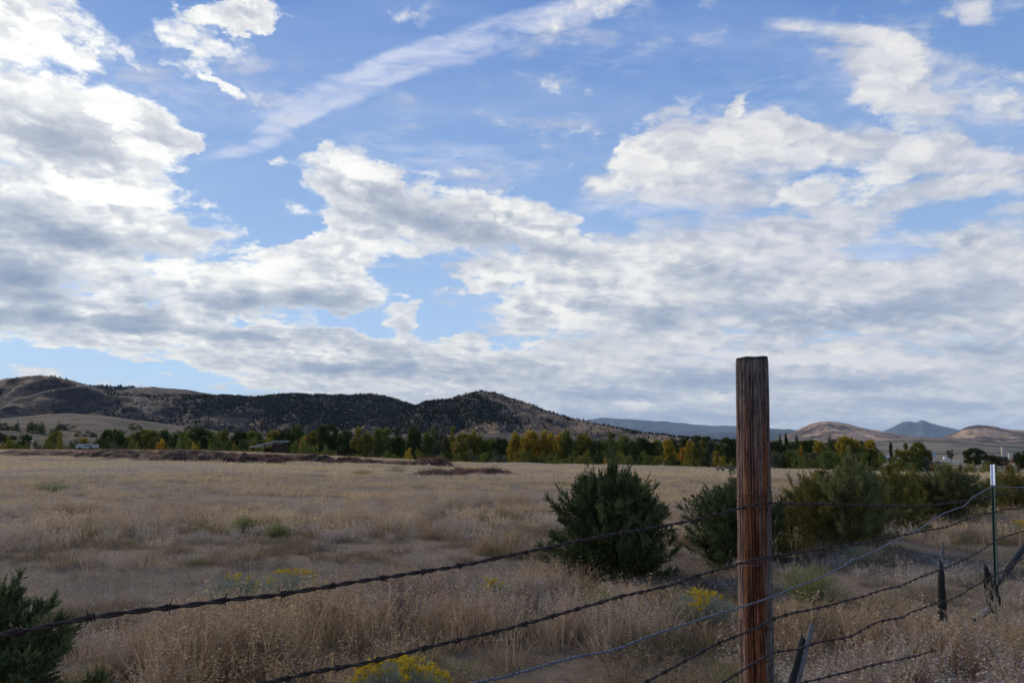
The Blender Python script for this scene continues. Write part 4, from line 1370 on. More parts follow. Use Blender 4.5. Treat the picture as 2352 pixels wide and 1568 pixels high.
def barb_mesh(r):
    b = MB()
    rnd = random.Random(3)
    pts = []
    for k in range(15):                              # two turns of the barb wire round the strands
        w = k / 14 * 4 * math.pi
        pts.append((-0.005 + .010 * k / 14, math.cos(w) * r * 2.3, math.sin(w) * r * 2.3))
    b.tube(pts, r * .62, 4)
    for s, w in ((-1, .4), (1, 1.7), (-1, 3.4), (1, 4.9)):
        d = Vector((s * .35, math.cos(w), math.sin(w))).normalized()
        q = Vector((s * .004, 0, 0))
        b.tube([q + d * r * 1.4, q + d * .008, q + d * .0165], [r * .62, r * .55, r * .12], 4)
    return b


BARB = {}


def barbed_wire(name, pts, label, mat=None, r=.0027, pitch=.10, barbs=.125, off=None, cat='barbed wire', phase=0.0, group='barbed wires strung along the fence'):
    mat = mat or m_rust
    P = smooth_path([on_fence(x, y, o[0] if o else 0.075) for x, y, *o in pts])
    rnd = np.random.default_rng(int(abs(phase) * 10) + len(pts))
    seg = np.linalg.norm(np.diff(P, axis=0), axis=1)
    s = np.concatenate([[0], np.cumsum(seg)])
    P = P + np.stack([0 * s, 0 * s, (fbm(s * 9 + phase, s * 0, 3) - .5) * .006], -1)
    T = np.gradient(P, axis=0); T /= np.linalg.norm(T, axis=1, keepdims=True)
    A = np.cross(T, [0, 0, 1.0]); A /= np.linalg.norm(A, axis=1, keepdims=True); B = np.cross(T, A)
    o = P[0].copy()
    e = MB()
    for k in (0, 1):
        w = 2 * math.pi * s / pitch + k * math.pi + phase
        Q = P - o + (A * np.cos(w)[:, None] + B * np.sin(w)[:, None]) * r * 1.02
        e.tube(Q, r, 5)
    ob = e.build(name, mat, smooth=True)
    ob.location = o
    tag(ob, label, cat, group)
    if barbs:
        key = (mat.name, r)
        if key not in BARB: BARB[key] = barb_mesh(r).build('barb', mat, smooth=True, link=False).data
        d = barbs * .6
        count = 0
        while d < s[-1] - .03 and count < 98:
            i = int(np.searchsorted(s, d))
            c = bpy.data.objects.new('barb', BARB[key]); COL.objects.link(c); c.parent = ob
            M = Matrix((Vector(T[i]), Vector(A[i]), Vector(B[i]))).transposed() @ Matrix.Rotation(rnd.uniform(0, 6.28), 3, 'X')
            c.matrix_local = Matrix.Translation(Vector(P[i] - o)) @ M.to_4x4()
            d += barbs * rnd.uniform(.9, 1.1); count += 1
    return ob


W_TOP = [(-90, 1470), (0, 1457), (105, 1436), (210, 1415), (430, 1390), (640, 1363), (830, 1334), (1000, 1308), (1150, 1280), (1290, 1250), (1430, 1222), (1560, 1200),
         (1640, 1184), (1700, 1166), (1740, 1157), (1771, 1155), (1800, 1156), (1866, 1157), (1974, 1159), (2082, 1163), (2172, 1156), (2261, 1143), (2333, 1129), (2352, 1124), (2440, 1112)]
W_TWO = [(430, 1612), (520, 1590), (609, 1568), (706, 1547), (797, 1529), (867, 1513), (943, 1496), (1008, 1480), (1072, 1465), (1131, 1452), (1206, 1431), (1245, 1422), (1314, 1402), (1364, 1386),
         (1421, 1370), (1472, 1359), (1511, 1350), (1565, 1335), (1601, 1321), (1673, 1301), (1709, 1292), (1752, 1280), (1777, 1277), (1816, 1271), (1902, 1258), (1974, 1247), (2024, 1237),
         (2075, 1228), (2114, 1220), (2172, 1210), (2208, 1197), (2244, 1184), (2283, 1176), (2308, 1170), (2352, 1167), (2440, 1160)]
W_LIGHT = [(960, 1606), (1040, 1583), (1095, 1568), (1206, 1540), (1314, 1511), (1407, 1492), (1493, 1461), (1569, 1434), (1619, 1418), (1702, 1393), (1777, 1368), (1830, 1346), (1895, 1321), (1938, 1299),
           (1953, 1287), (1985, 1276), (2024, 1258), (2067, 1237), (2118, 1211), (2154, 1186), (2190, 1170), (2215, 1161), (2233, 1143), (2258, 1128), (2280, 1118), (2297, 1117), (2333, 1120), (2352, 1118), (2440, 1116)]
W_THREE = [(1400, 1610), (1482, 1565), (1540, 1535), (1587, 1510), (1612, 1497), (1648, 1476), (1698, 1459), (1738, 1441), (1773, 1422), (1823, 1407), (1866, 1398), (1924, 1384), (1974, 1371), (2032, 1353),
           (2068, 1344), (2114, 1325), (2154, 1310), (2193, 1294), (2236, 1273), (2269, 1253), (2290, 1240), (2333, 1224), (2352, 1219), (2440, 1190)]
W_FOUR = [(1590, 1606), (1659, 1567), (1709, 1537), (1745, 1515), (1773, 1500), (1830, 1490), (1877, 1475), (1927, 1466), (1956, 1459), (1992, 1440), (2032, 1423), (2071, 1418), (2096, 1404), (2147, 1386),
          (2186, 1375), (2215, 1361), (2229, 1346)]
W_FIVE = [(1780, 1582), (1852, 1565), (1920, 1549), (1981, 1533), (2032, 1520), (2085, 1510), (2150, 1492)]
W_TAIL = [(2226, 1352), (2254, 1337), (2283, 1321), (2312, 1307), (2340, 1288), (2400, 1250)]
barbed_wire('barbed_wire', W_TOP, 'thick dark top strand of barbed wire sweeping across the whole view')
barbed_wire('barbed_wire', W_TWO, 'second dark strand of barbed wire, just below the top one', phase=1.3)
barbed_wire('barbed_wire', W_LIGHT, 'shiny grey strand of wire climbing to the white tip of the metal post', m_galv, .0024, .046, 0, phase=2.2)
barbed_wire('barbed_wire', W_THREE, 'dark barbed strand crossing the post at knee height under the shiny grey one', phase=3.1)
barbed_wire('barbed_wire', W_FOUR, 'sagging barbed strand low on the post that ends in a rusty curl by the stakes', phase=4.4)
barbed_wire('barbed_wire', W_FIVE, 'lowest barbed strand sinking into the grass at the bottom right', phase=5.4)
barbed_wire('barbed_wire', W_TAIL, 'short slack strand of wire behind the green metal post', phase=6.4)


# --- the wooden post
def fence_post():
    Y = 3.62
    top = at_y(1726.5, 822, Y); low = at_y(1738.5, 1568, Y)
    ax = (low - top); base = top + ax * ((top.z + .25) / (top.z - low.z))
    H = (top - base).length
    nr, nh = 180, 420
    th = np.linspace(0, 2 * math.pi, nr, endpoint=False); h = np.linspace(0, 1, nh)
    TH, HH = np.meshgrid(th, h)
    c, s = np.cos(TH), np.sin(TH)
    rad = .0708 + .0012 * np.sin(TH * 2 + 1) + .0015 * np.sin(TH * 3 + HH * 2)
    # long drying grooves, narrow and stretched along the grain
    wob = (fbm(HH * 7, c * 1.5 + 5, 3) - .5) * .22
    u = TH / (2 * math.pi) * 46 + wob * 8
    un = np.where(TH > 6.1, u, u)
    g = fbm(c * 9 + s * 5 + wob * 3 + 20, HH * 2.4 + s * 7 + 3, 4)
    fine = fbm(c * 30 + 9, s * 30 + HH * 6 + 40, 3)
    crack = np.clip(1 - np.abs(fbm(c * 5 + 3 + wob, s * 5 + HH * .9 + 11, 3) - .5) * 26, 0, 1)
    crack2 = np.clip(1 - np.abs(fbm(c * 11 + 31 + wob * 2, s * 11 + HH * 1.6 + 2, 2) - .5) * 22, 0, 1)
    rad = rad + (g - .5) * .010 + (fine - .5) * .004 - crack * .010 - crack2 * .005
    rad = rad - .002 * sstep(.985, 1.0, HH) - .003 * np.exp(-((HH - .52) / .03) ** 2) * (c > .3)
    X = rad * c; Yy = rad * s
    Z = HH * H + np.where(HH > .97, (HH - .97) / .03 * (.0015 * np.sin(TH * 5) + .004 * (fine - .5) + .004 * c), 0)
    V = np.stack([X, Yy, Z], -1).reshape(-1, 3)
    i = np.arange(nh - 1)[:, None] * nr; j = np.arange(nr)[None, :]; j2 = (j + 1) % nr
    Fq = np.stack([i + j, i + j2, i + nr + j2, i + nr + j], -1).reshape(-1, 4)
    att = {'crack': np.clip(crack + crack2 * .6, 0, 1).ravel(), 'grain': g.ravel()}
    m, N, out = new_mat('weathered_post_wood')
    tc = N.node('ShaderNodeTexCoord').outputs['Object']
    sx = N.sep(tc)
    ck = N.node('ShaderNodeAttribute', attribute_name='crack').outputs['Fac']
    gr = N.node('ShaderNodeAttribute', attribute_name='grain').outputs['Fac']
    warp = N.vmath('ADD', tc, N.vmath('SCALE', N.vmath('SUBTRACT', N.noise(N.mapping(tc, scale=(9, 9, 5)), 1.0, 3, 0.5, color=True), (.5, .5, .5)), scale=0.035))
    fib = N.noise(N.mapping(warp, scale=(120, 120, 7)), 1.0, 7, 0.70)
    fib2 = N.noise(N.mapping(tc, scale=(420, 420, 9)), 1.0, 4, 0.6)
    band = N.noise(N.mapping(tc, scale=(24, 24, 1.0)), 1.0, 4, 0.55)
    red = N.mix(N.mapr(fib, 0.32, 0.68), (0.052, 0.018, 0.010), (0.42, 0.150, 0.060))
    red = N.mix(N.mapr(fib, 0.60, 0.74, 0, 0.8), red, (0.50, 0.30, 0.165))
    grey = N.mix(N.mapr(fib, 0.35, 0.68), (0.06, 0.052, 0.045), (0.30, 0.27, 0.24))
    # weathered grey on the top half metre; right flank and left edge grey too
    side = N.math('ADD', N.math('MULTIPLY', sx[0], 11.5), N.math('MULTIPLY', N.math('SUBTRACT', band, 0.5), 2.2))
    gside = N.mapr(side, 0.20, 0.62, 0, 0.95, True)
    gtop = N.mapr(N.math('ADD', sx[2], N.math('MULTIPLY', N.math('SUBTRACT', band, 0.5), 1.9)), H - .70, H - .06, 0, 0.85, True)
    gl = N.mapr(N.math('ADD', N.math('MULTIPLY', sx[0], -1.0), N.math('MULTIPLY', N.math('SUBTRACT', band, 0.5), .06)), 0.050, 0.068, 0, 0.6, True)
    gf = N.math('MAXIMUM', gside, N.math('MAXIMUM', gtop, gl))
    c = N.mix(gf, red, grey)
    c = N.mix(N.mapr(fib2, 0.5, 0.75, 0, 0.5), c, (0.05, 0.032, 0.024))
    sp = N.math('ABSOLUTE', N.math('SUBTRACT', N.noise(N.mapping(warp, scale=(42, 42, 1.5)), 1.0, 3, 0.5), 0.5))
    c = N.mix(N.mapr(sp, 0.004, 0.016, 0.9, 0.0), c, (0.016, 0.011, 0.009))
    c = N.mix(N.math('MULTIPLY', ck, 0.85), c, (0.018, 0.012, 0.010))
    rim = N.mapr(sx[2], H - .022, H - .008, 0, 0.75, True)
    c = N.mix(rim, c, (0.045, 0.038, 0.033))
    hgt = N.math('ADD', fib, N.math('MULTIPLY', fib2, 0.5))
    principled(N, out, c, 0.9, 0.12, bump=hgt, bstr=0.9, bdist=0.004)
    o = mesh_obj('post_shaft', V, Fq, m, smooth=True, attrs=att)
    e = empty('fence_post', base)
    e.rotation_euler = Vector((0, 0, 1)).rotation_difference((top - base).normalized()).to_euler()
    o.parent = e
    # cut end with rings
    b = MB(); R0 = .066
    ring = V.reshape(nh, nr, 3)[-1]
    vs = [tuple(q) for q in ring]
    for f_ in (.8, .55, .3):
        vs += [(q[0] * f_, q[1] * f_, q[2] * .5 + (H + .0) * .5 + .002 * math.sin(40 * f_)) for q in ring]
    vs.append((0, 0, H))
    fs = []
    for k in range(3):
        for q in range(nr):
            q2 = (q + 1) % nr
            fs.append((k * nr + q, k * nr + q2, (k + 1) * nr + q2, (k + 1) * nr + q))
    for q in range(nr): fs.append((3 * nr + q, 3 * nr + (q + 1) % nr, 4 * nr))
    b.add(vs, fs)
    b.build('cut_end', simple_mat('cut_wood', (0.10, 0.085, 0.07), 0.95, 0.4, 60), e)
    tag(e, 'tall round weathered wooden fence post, reddish brown below and grey at the top', 'fence post')
    return e, base, top, H


post, pbase, ptop, PH = fence_post()


def post_ring(py0, tilt, label, turns=1.6, mat=None, r=.0013, lean=0.0):
    """a wire tie wrapped round the post"""
    c = at_y(1733, py0, 3.62)
    t = (c.z - pbase.z) / (ptop.z - pbase.z)
    c = pbase.lerp(ptop, t)
    pts = []
    n = 70
    for k in range(n):
        w = k / (n - 1) * turns * 2 * math.pi + 3.6
        pts.append(Vector((math.cos(w) * .0755, math.sin(w) * .0755, tilt * math.cos(w) + .016 * turns * (k / n - .5) + lean * math.sin(w * 2))))
    pts.append(pts[-1] * 1.16 + Vector((0, 0, .012))); pts.append(pts[-1] + Vector((-.012, -.012, .012)))
    b = MB(); b.tube(pts, r, 5)
    o = b.build('wire_tie', mat or m_rust, smooth=True)
    o.location = c
    tag(o, label, 'wire tie', 'wire ties on the wooden post')
    return o


post_ring(1136, .006, 'thin dark wire tie wrapped highest round the wooden post', 1.4)
post_ring(1164, -.003, 'wire tie holding the top barbed strand to the wooden post', 1.0)
post_ring(1272, -.020, 'slanting wire tie with a loose end in the middle of the wooden post', 1.1)
post_ring(1288, .004, 'bright wire tie holding the second strand to the wooden post', 1.2, m_galv, .0012)
post_ring(1430, -.010, 'loose wire tie at the third dark strand on the wooden post', 1.2)
post_ring(1508, .012, 'lowest wire tie on the wooden post', 1.0)

# --- the green metal T post with a white tip
m_tgreen = simple_mat('dark_green_enamel', (0.012, 0.036, 0.026), 0.7, 0.25, 30, 0.0, 0.4)
m_twhite = simple_mat('white_enamel', (0.72, 0.76, 0.82), 0.5, 0.08, 30, 0.0, 0.4)


def t_post():
    a = on_fence(2281, 1067, .0); b = on_fence(2291, 1408, .0)
    e = empty('metal_post', b)
    e.rotation_euler = Vector((0, 0, 1)).rotation_difference((a - b).normalized()).to_euler()
    L = (a - b).length
    cut = L * (1 - 50 / 341)

    def prof(z0, z1, k=1.0):
        m = MB()
        m.box((0, .010, (z0 + z1) / 2), (.036 * k, .006 * k, z1 - z0))
        m.box((0, -.0085, (z0 + z1) / 2), (.006 * k, .030, z1 - z0))
        return m
    s = prof(-.3, cut); 
    z = .12
    while z < cut - .02:
        s.box((0, .0165, z), (.012, .007, .012)); z += .054
    s.build('post_shaft', m_tgreen, e)
    w = prof(cut, L, 1.08)
    z = cut + .02
    while z < L - .02:
        w.box((0, .0165, z), (.012, .007, .012)); z += .054
    w.build('white_tip', m_twhite, e)
    tag(e, 'dark green steel fence post with a white painted tip', 'metal post')


t_post()

# --- old timber left along the fence line
m_old = simple_mat('old_grey_timber', (0.155, 0.135, 0.118), 0.95, 0.4, 30)
m_char = simple_mat('blackened_timber', (0.022, 0.019, 0.017), 0.95, 0.4, 30)
m_mid = simple_mat('brown_grey_timber', (0.075, 0.06, 0.05), 0.95, 0.4, 30)


def plank(name, a, b, w0, w1, th, mat, label, cat, face=None, jag=.3, n=14, prof=None):
    """split timber from a to b, widths in metres, ragged ends and edges"""
    a = Vector(a); b = Vector(b)
    ax = (b - a); L = ax.length; ax.normalize()
    view = Vector((a.x, a.y, 0)).normalized() if face is None else Vector(face)
    side = ax.cross(view).normalized(); nrm = side.cross(ax).normalized()
    rnd = random.Random(int(L * 1000) + len(label))
    vs = []; fs = []
    for k in range(n + 1):
        t = k / n
        w = (w0 * (1 - t) + w1 * t) / 2
        if prof: w *= prof(t)
        w2 = w * (1 + rnd.uniform(-.10, .10)); w1_ = w * (1 + rnd.uniform(-.10, .10))
        c = a + ax * L * t + side * rnd.uniform(-.04, .04) * w + nrm * rnd.uniform(-.05, .05) * th
        q = th / 2 * (1 + rnd.uniform(-.12, .12))
        cross = [(-w2, -q * .7), (-w2 * .5, -q * 1.1), (w1_ * .4, -q), (w1_, -q * .6), (w1_, q * .7), (0, q * 1.05), (-w2, q * .8)]
        for i, (sx_, nz_) in enumerate(cross):
            ja = 0
            if k in (0, n): ja = rnd.uniform(-1, 1) * jag * max(w0, w1) * (1 if k else -1)
            vs.append(c + side * sx_ + nrm * nz_ + ax * ja)
    m = 7
    for k in range(n):
        for i in range(m):
            i2 = (i + 1) % m
            fs.append((k * m + i, k * m + i2, (k + 1) * m + i2, (k + 1) * m + i))
    fs.append(tuple(range(m))[::-1]); fs.append(tuple(n * m + i for i in range(m)))
    o = mesh_obj(name, [tuple(v - a) for v in vs], fs, mat)
    o.location = a
    return tag(o, label, cat)


def fpx(px, py, off=0.0): return on_fence(px, py, off)


plank('broken_board', fpx(1812, 1640, -.06), fpx(1866, 1433, -.06), .030, .024, .012, m_old, 'grey broken board leaning in the grass right of the wooden post', 'board', jag=.5)
plank('broken_board', fpx(1800, 1640, -.03), fpx(1846, 1464, -.03), .036, .026, .016, m_char, 'blackened split board leaning against the grey one', 'board', jag=.8)
plank('old_stake', fpx(2166, 1425, -.04), fpx(2160, 1288, -.04), .060, .040, .045, m_char, 'dark rotten stake with a pointed tip, left one of the pair', 'stake', prof=lambda t: 1.0 - .75 * max(0, t - .8) / .2)
plank('old_stake', fpx(2164, 1400, -.16), fpx(2165, 1246, -.16), .026, .022, .018, m_old, 'thin grey stake with a pale top behind the left rotten one', 'stake')
plank('old_stake', fpx(2286, 1402, -.05), fpx(2262, 1296, -.05), .078, .030, .035, m_char, 'black spindle shaped stake fragment beside the metal post', 'stake', prof=lambda t: .35 + 1.5 * math.sin(math.pi * min(1, t * .85 + .12)))
plank('fence_brace', fpx(2292, 1338, -.10), fpx(2400, 1190, -.10), .05, .06, .05, m_char, 'thick slanting timber brace at the right edge behind the metal post', 'timber brace')
g1 = at_ground(2020, 1568); g2 = at_ground(2112, 1510)
plank('fallen_rail', g1 + Vector((0, 0, .07)), g2 + Vector((0, 0, .10)), .045, .05, .03, m_old, 'fallen grey rail lying in the grass at the lower right', 'rail', face=(0, 0, 1))
plank('fallen_rail', at_ground(2108, 1511) + Vector((0, 0, .11)), at_ground(2158, 1488) + Vector((0, 0, .10)), .07, .045, .05, m_old, 'short grey log at the upper end of the fallen rail', 'log', face=(0, 0, 1))
plank('fallen_rail', at_ground(2240, 1444) + Vector((0, 0, .07)), at_ground(2277, 1425) + Vector((0, 0, .10)), .05, .045, .04, m_old, 'small grey log end in the grass under the metal post', 'log', face=(0, 0, 1))
plank('rotten_stub', fpx(2218, 1475, -.05), fpx(2213, 1436, -.05), .04, .035, .03, m_char, 'short dark stub in the grass left of the small log end', 'stub')
# rusty curl of wire where the sagging strand ends
b = MB(); c0 = fpx(2222, 1352, .07)
b.tube([c0 + Vector((math.cos(w) * .018 * FN[1] * -1, math.cos(w) * .018 * .75, math.sin(w) * .018)) + Vector((0, 0, .002 * w)) for w in np.linspace(0, 15, 60)], .0016, 4)
b.tube([fpx(2200, 1345, .07), fpx(2218, 1343, .07), fpx(2232, 1341, .07)], .0022, 5)
tag(b.build('wire_curl', m_rust, smooth=True), 'tangled rusty curl of wire left of the metal post', 'wire')
# ------------------------------------------------------------------ plants one can point at
m_sage = leaf_mat('sage_grey_stems', (0.15, 0.17, 0.12), (0.32, 0.34, 0.26), 0.3, inst=False)
m_sageg = leaf_mat('sage_green_stems', (0.12, 0.13, 0.05), (0.27, 0.27, 0.11), 0.35, inst=False)
m_flower = leaf_mat('yellow_flowers', (0.38, 0.26, 0.025), (0.74, 0.54, 0.05), 0.35, inst=False)
m_stalk = leaf_mat('dead_stalks', (0.13, 0.085, 0.065), (0.30, 0.22, 0.17), 0.2, inst=False)
m_pale = leaf_mat('pale_dead_twigs', (0.36, 0.29, 0.20), (0.60, 0.50, 0.38), 0.2, inst=False)


def strips(rnd, P0, P1, w, bend=.1, seg=3):
    """thin bent stems from P0 to P1 (n,3) -> triangles"""
    n = len(P0); T = []
    ax = P1 - P0; L = np.linalg.norm(ax, axis=1, keepdims=True)
    off = rnd.normal(size=P0.shape) * bend * L * .5
    q = np.cross(ax, rnd.normal(size=ax.shape)); q /= np.linalg.norm(q, axis=1, keepdims=True) + 1e-9
    pts = [P0 + ax * t + off * (4 * t * (1 - t)) for t in np.linspace(0, 1, seg + 1)]
    for k in range(seg):
        wa = w * (1 - .7 * k / seg) * .5; wb = w * (1 - .7 * (k + 1) / seg) * .5
        A, B = pts[k], pts[k + 1]
        T.append(np.stack([A - q * wa, A + q * wa, B + q * wb], 1)); T.append(np.stack([A - q * wa, B + q * wb, B - q * wb], 1))
    return np.concatenate(T)


def rabbitbrush(seed, R0, H, n=700, nf=60, stem=.0035, bare=.0):
    rnd = np.random.default_rng(seed)
    a = rnd.uniform(0, 6.283, n); r = np.sqrt(rnd.random(n))
    r *= (1 + .15 * np.sin(a * 3 + seed))
    tip = np.stack([r * R0 * np.cos(a), r * R0 * np.sin(a), H * (1 - .50 * r ** 2.2) * rnd.uniform(.72, 1.05, n)], -1)
    root = tip * np.array([.16, .16, 0]) + np.array([0, 0, -.02])
    T = strips(rnd, root, tip, stem, .16)
    V = np.tile(rnd.random(n), 6)
    f = rnd.random((n * 5, 1)) * .65 + .35; k = rnd.integers(0, n, n * 5)
    c = root[k] + (tip[k] - root[k]) * f + rnd.normal(size=(n * 5, 3)) * R0 * .035
    lf = scatter_tris(np.array([[[-.06, 0, 0], [.06, 0, 0], [0, 0, 1.0]]]), c, (tip[k] - root[k]) / H + rnd.normal(size=(n * 5, 3)) * .5 + [0, 0, .4], np.full(n * 5, .035), rnd)
    T = np.concatenate([T, lf]); V = np.concatenate([V, rnd.random(len(lf))])
    side = .5 * np.sin(a * 2 + seed) + .3 * np.sin(a * 5 + seed)
    hi = np.argsort(-(tip[:, 2] / H * .7 + rnd.random(n) * .8 + side * .22))[:nf]
    m = 40
    cs = rnd.uniform(.6, 1.25, (nf, 1))
    cc = np.repeat(tip[hi], m, 0) + rnd.normal(size=(nf * m, 3)) * np.array([.011, .011, .010]) * np.repeat(cs, m, 0)
    fl = scatter_tris(np.array([[[-.5, 0, 0], [.5, 0, 0], [0, 0, 1.3]], [[0, -.5, 0], [0, .5, 0], [0, 0, 1.3]]]), cc, rnd.normal(size=cc.shape) + [0, 0, 1.2], rnd.uniform(.005, .010, len(cc)), rnd)
    return T, V, fl, rnd.random(len(fl))


def place_brush(px, base_py, R0, H, seed, label, n=700, nf=60, mat=None, name='rabbitbrush', cat='rabbitbrush', stem=.0035, group=None, loc=None, flowers=True):
    p = at_ground(px, base_py) if loc is None else Vector(loc)
    T, V, fl, fv = rabbitbrush(seed, R0, H, n, max(nf, 1), stem)
    e = empty(name, p)
    tri_mesh('foliage', T, mat or m_sage, V, parent=e)
    if flowers and nf: tri_mesh('flowers', fl, m_flower, fv, parent=e)
    tag(e, label, cat, group)


G1 = 'yellow flowering rabbitbrush'
pb = at_y(905, 1568, 4.7)
place_brush(905, 1600, .36, .35, 1, 'rabbitbrush with many yellow flower heads at the bottom centre, nearest the camera', 1500, 85, stem=.003, group=G1, loc=(pb.x, 4.75, gh(pb.x, 4.75)))
place_brush(670, 1398, .40, .36, 2, 'wide yellow and grey rabbitbrush behind the top wire on the left', 1100, 28, group=G1)
place_brush(545, 1392, .36, .30, 3, 'grey green rabbitbrush with hardly any flowers, left of the wide yellow one', 900, 16, group=G1)
place_brush(1130, 1402, .30, .28, 4, 'grey rabbitbrush with a few yellow flowers between the top two wires in the middle', 800, 20, group=G1)
place_brush(1608, 1432, .37, .27, 5, 'compact yellow rabbitbrush just left of the wooden post', 800, 48, group=G1)
place_brush(2356, 1236, .40, .32, 6, 'yellow flowering rabbitbrush cut by the right edge', 700, 36, group=G1)
place_brush(668, 1420, .12, .20, 7, 'small orange yellow flower clump hanging under the top wire on the left', 150, 30, group=G1)
G2 = 'low green clumps in the dry field'
for i, (x, y, R0, H, lab) in enumerate([
        (636, 1232, .26, .24, 'low yellow green clump in the field at left centre'),
        (560, 1222, .28, .34, 'taller dull green clump left of the low yellow green one'),
        (862, 1222, .34, .20, 'flat olive clump in the field above the bare track'),
        (462, 1192, .30, .22, 'small olive clump alone in the left field'),
        (912, 1086, .95, .65, 'large olive clump in front of the brown mounds'),
        (832, 1092, .8, .45, 'flat green clump left of the large olive one'),
        (1028, 1172, .35, .25, 'small green clump in the centre of the field'),
        (1385, 1428, .22, .32, 'dull green clump below the lone juniper'),
        (1860, 1392, .34, .46, 'tall green yellow clump right of the wooden post'),
        (1990, 1300, .45, .28, 'grey green sage clump in front of the row of junipers'),
        (115, 1130, .7, .4, 'dusky green clump in the far left field'),
        (1285, 1118, .6, .3, 'olive clump left of the lone juniper far back')]):
    place_brush(x, y, R0, H, 20 + i, lab, 420, 0, m_sageg if i not in (9,) else m_sage, 'green_clump', 'green clump', .005, G2)


def dead_weed(px, base_py, n, H, spread, seed, label, mat=None, w=.0028, twigs=4):
    rnd = np.random.default_rng(seed)
    p = at_ground(px, base_py)
    a = rnd.uniform(0, 6.283, n); r = np.sqrt(rnd.random(n)) * spread
    root = np.stack([r * np.cos(a) * .35, r * np.sin(a) * .35, 0 * a - .02], -1)
    tip = np.stack([r * np.cos(a) + rnd.normal(0, .05, n), r * np.sin(a), H * rnd.uniform(.6, 1.05, n)], -1)
    T = [strips(rnd, root, tip, w, .10, 4)]
    k = np.repeat(np.arange(n), twigs); f = rnd.uniform(.35, .95, (n * twigs, 1))
    s0 = root[k] + (tip[k] - root[k]) * f
    s1 = s0 + rnd.normal(size=s0.shape) * H * .09 + np.array([0, 0, H * .13])
    T.append(strips(rnd, s0, s1, w * .7, .1, 2))
    T = np.concatenate(T)
    o = tri_mesh('dead_weed', T, mat or m_stalk, rnd.random(len(T)))
    o.location = p
    tag(o, label, 'dead weed', 'dead weed stalks')


dead_weed(262, 1442, 46, .62, .40, 1, 'fan of thin dark stalks beside the juniper in the left corner')
dead_weed(215, 1330, 26, .60, .40, 2, 'sparse stalks at the left end of the bare track', m_pale, .002)
dead_weed(568, 1352, 24, .70, .42, 3, 'tall thin pale stalks rising above the bare track', m_pale, .002)
dead_weed(528, 1362, 18, .60, .25, 4, 'dark thin stalks left of the wide yellow rabbitbrush')
dead_weed(1826, 1352, 7, .80, .30, 5, 'a few tall bent pale stalks right of the wooden post', m_pale, .004, 2)
dead_weed(1420, 1092, 30, 1.1, .9, 6, 'thin bare stalks behind the lone juniper', m_stalk, .008)
dead_weed(2330, 1452, 34, .50, .30, 7, 'pale twiggy dead weed at the lower right edge', m_pale, .004, 7)
dead_weed(1900, 1340, 22, .40, .5, 8, 'scattered grey stalks lying under the shiny wire', m_stalk, .0035, 3)


def tumbleweed(px, base_py, R0, seed, label, mat, name='tumbleweed', n=340, flat=.55):
    rnd = np.random.default_rng(seed)
    p = at_ground(px, base_py)
    u = rnd.normal(size=(n, 3)); u /= np.linalg.norm(u, axis=1, keepdims=True); u[:, 2] = np.abs(u[:, 2])
    tip = u * R0 * rnd.uniform(.8, 1.05, (n, 1)) * [1, 1, flat]
    T = strips(rnd, tip * .08, tip, .005, .35, 4)
    k = rnd.integers(0, n, n * 4); s0 = tip[k] * rnd.uniform(.5, 1, (n * 4, 1))
    s1 = s0 + rnd.normal(size=s0.shape) * R0 * .22
    T = np.concatenate([T, strips(rnd, s0, s1, .003, .3, 2)])
    o = tri_mesh(name, T, mat, rnd.random(len(T)))
    o.location = p
    tag(o, label, name.replace('_', ' '))


tumbleweed(2030, 1296, .45, 1, 'grey domed tumbleweed lodged under the shiny wire', m_stalk)
tumbleweed(1905, 1285, .35, 2, 'small brown tumbleweed at the foot of the juniper row', m_stalk)
tumbleweed(900, 1408, .50, 3, 'dark matted dead bush below the top wire in the middle', m_stalk, 'dead_bush', 420, .62)
tumbleweed(1055, 1396, .40, 4, 'brown matted dead bush right of the dark one', m_stalk, 'dead_bush', 320, .5)
tumbleweed(1260, 1330, .30, 5, 'small dead bush at the left foot of the lone juniper', m_stalk, 'dead_bush', 260, .5)

# juniper in the lower left corner, close to the camera
JC = lambda: juniper(61, 1.1, 1.05, m_jun, nb=240, sprigs=60, fill=4500, leader=.15, spr=.062, up=.55, skirt=.3)
place_juniper(0, 0, 640, 560, 'JC', m_jun, 'dark feathery juniper filling the lower left corner', 1.0, JC, loc=(-2.28, 3.45, gh(-2.28, 3.45)))

# clods of dung on the bare track
rc = random.Random(9)
for k, (x, y, n, s, lab) in enumerate([(1158, 1252, 11, .05, 'heap of dark clods lying on the bare track'), (1112, 1258, 3, .025, 'a few small dark clods left of the heap on the track'), (1212, 1254, 2, .03, 'single dark clod right of the heap on the track'),
                                  (1240, 1262, 5, .035, 'dark clods beside the lone juniper on the track')]):
    p = at_ground(x, y); b = MB()
    for q in range(n):
        bm_c = (rc.gauss(0, .11 if n > 4 else .05), rc.gauss(0, .07), rc.uniform(0, .05))
        rr = s * rc.uniform(.6, 1.3)
        vs = []; fs = []
        for i in range(5):
            for j in range(8):
                ph = math.pi * (i + .5) / 5; w = j / 8 * 6.283
                k2 = rr * rc.uniform(.8, 1.2)
                vs.append((bm_c[0] + k2 * math.sin(ph) * math.cos(w), bm_c[1] + k2 * math.sin(ph) * math.sin(w), bm_c[2] + rr * .5 + k2 * .7 * math.cos(ph)))
        for i in range(4):
            for j in range(8): fs.append((i * 8 + j, (i + 1) * 8 + j, (i + 1) * 8 + (j + 1) % 8, i * 8 + (j + 1) % 8))
        fs.append(tuple(range(8))); fs.append(tuple(range(32, 40))[::-1])
        b.add(vs, fs)
    o = b.build('clod_heap', simple_mat('dark_clods', (0.045, 0.032, 0.024), 1.0, 0.4, 40), smooth=True); o.location = p + Vector((0, 0, .01))
    tag(o, lab, 'clods')
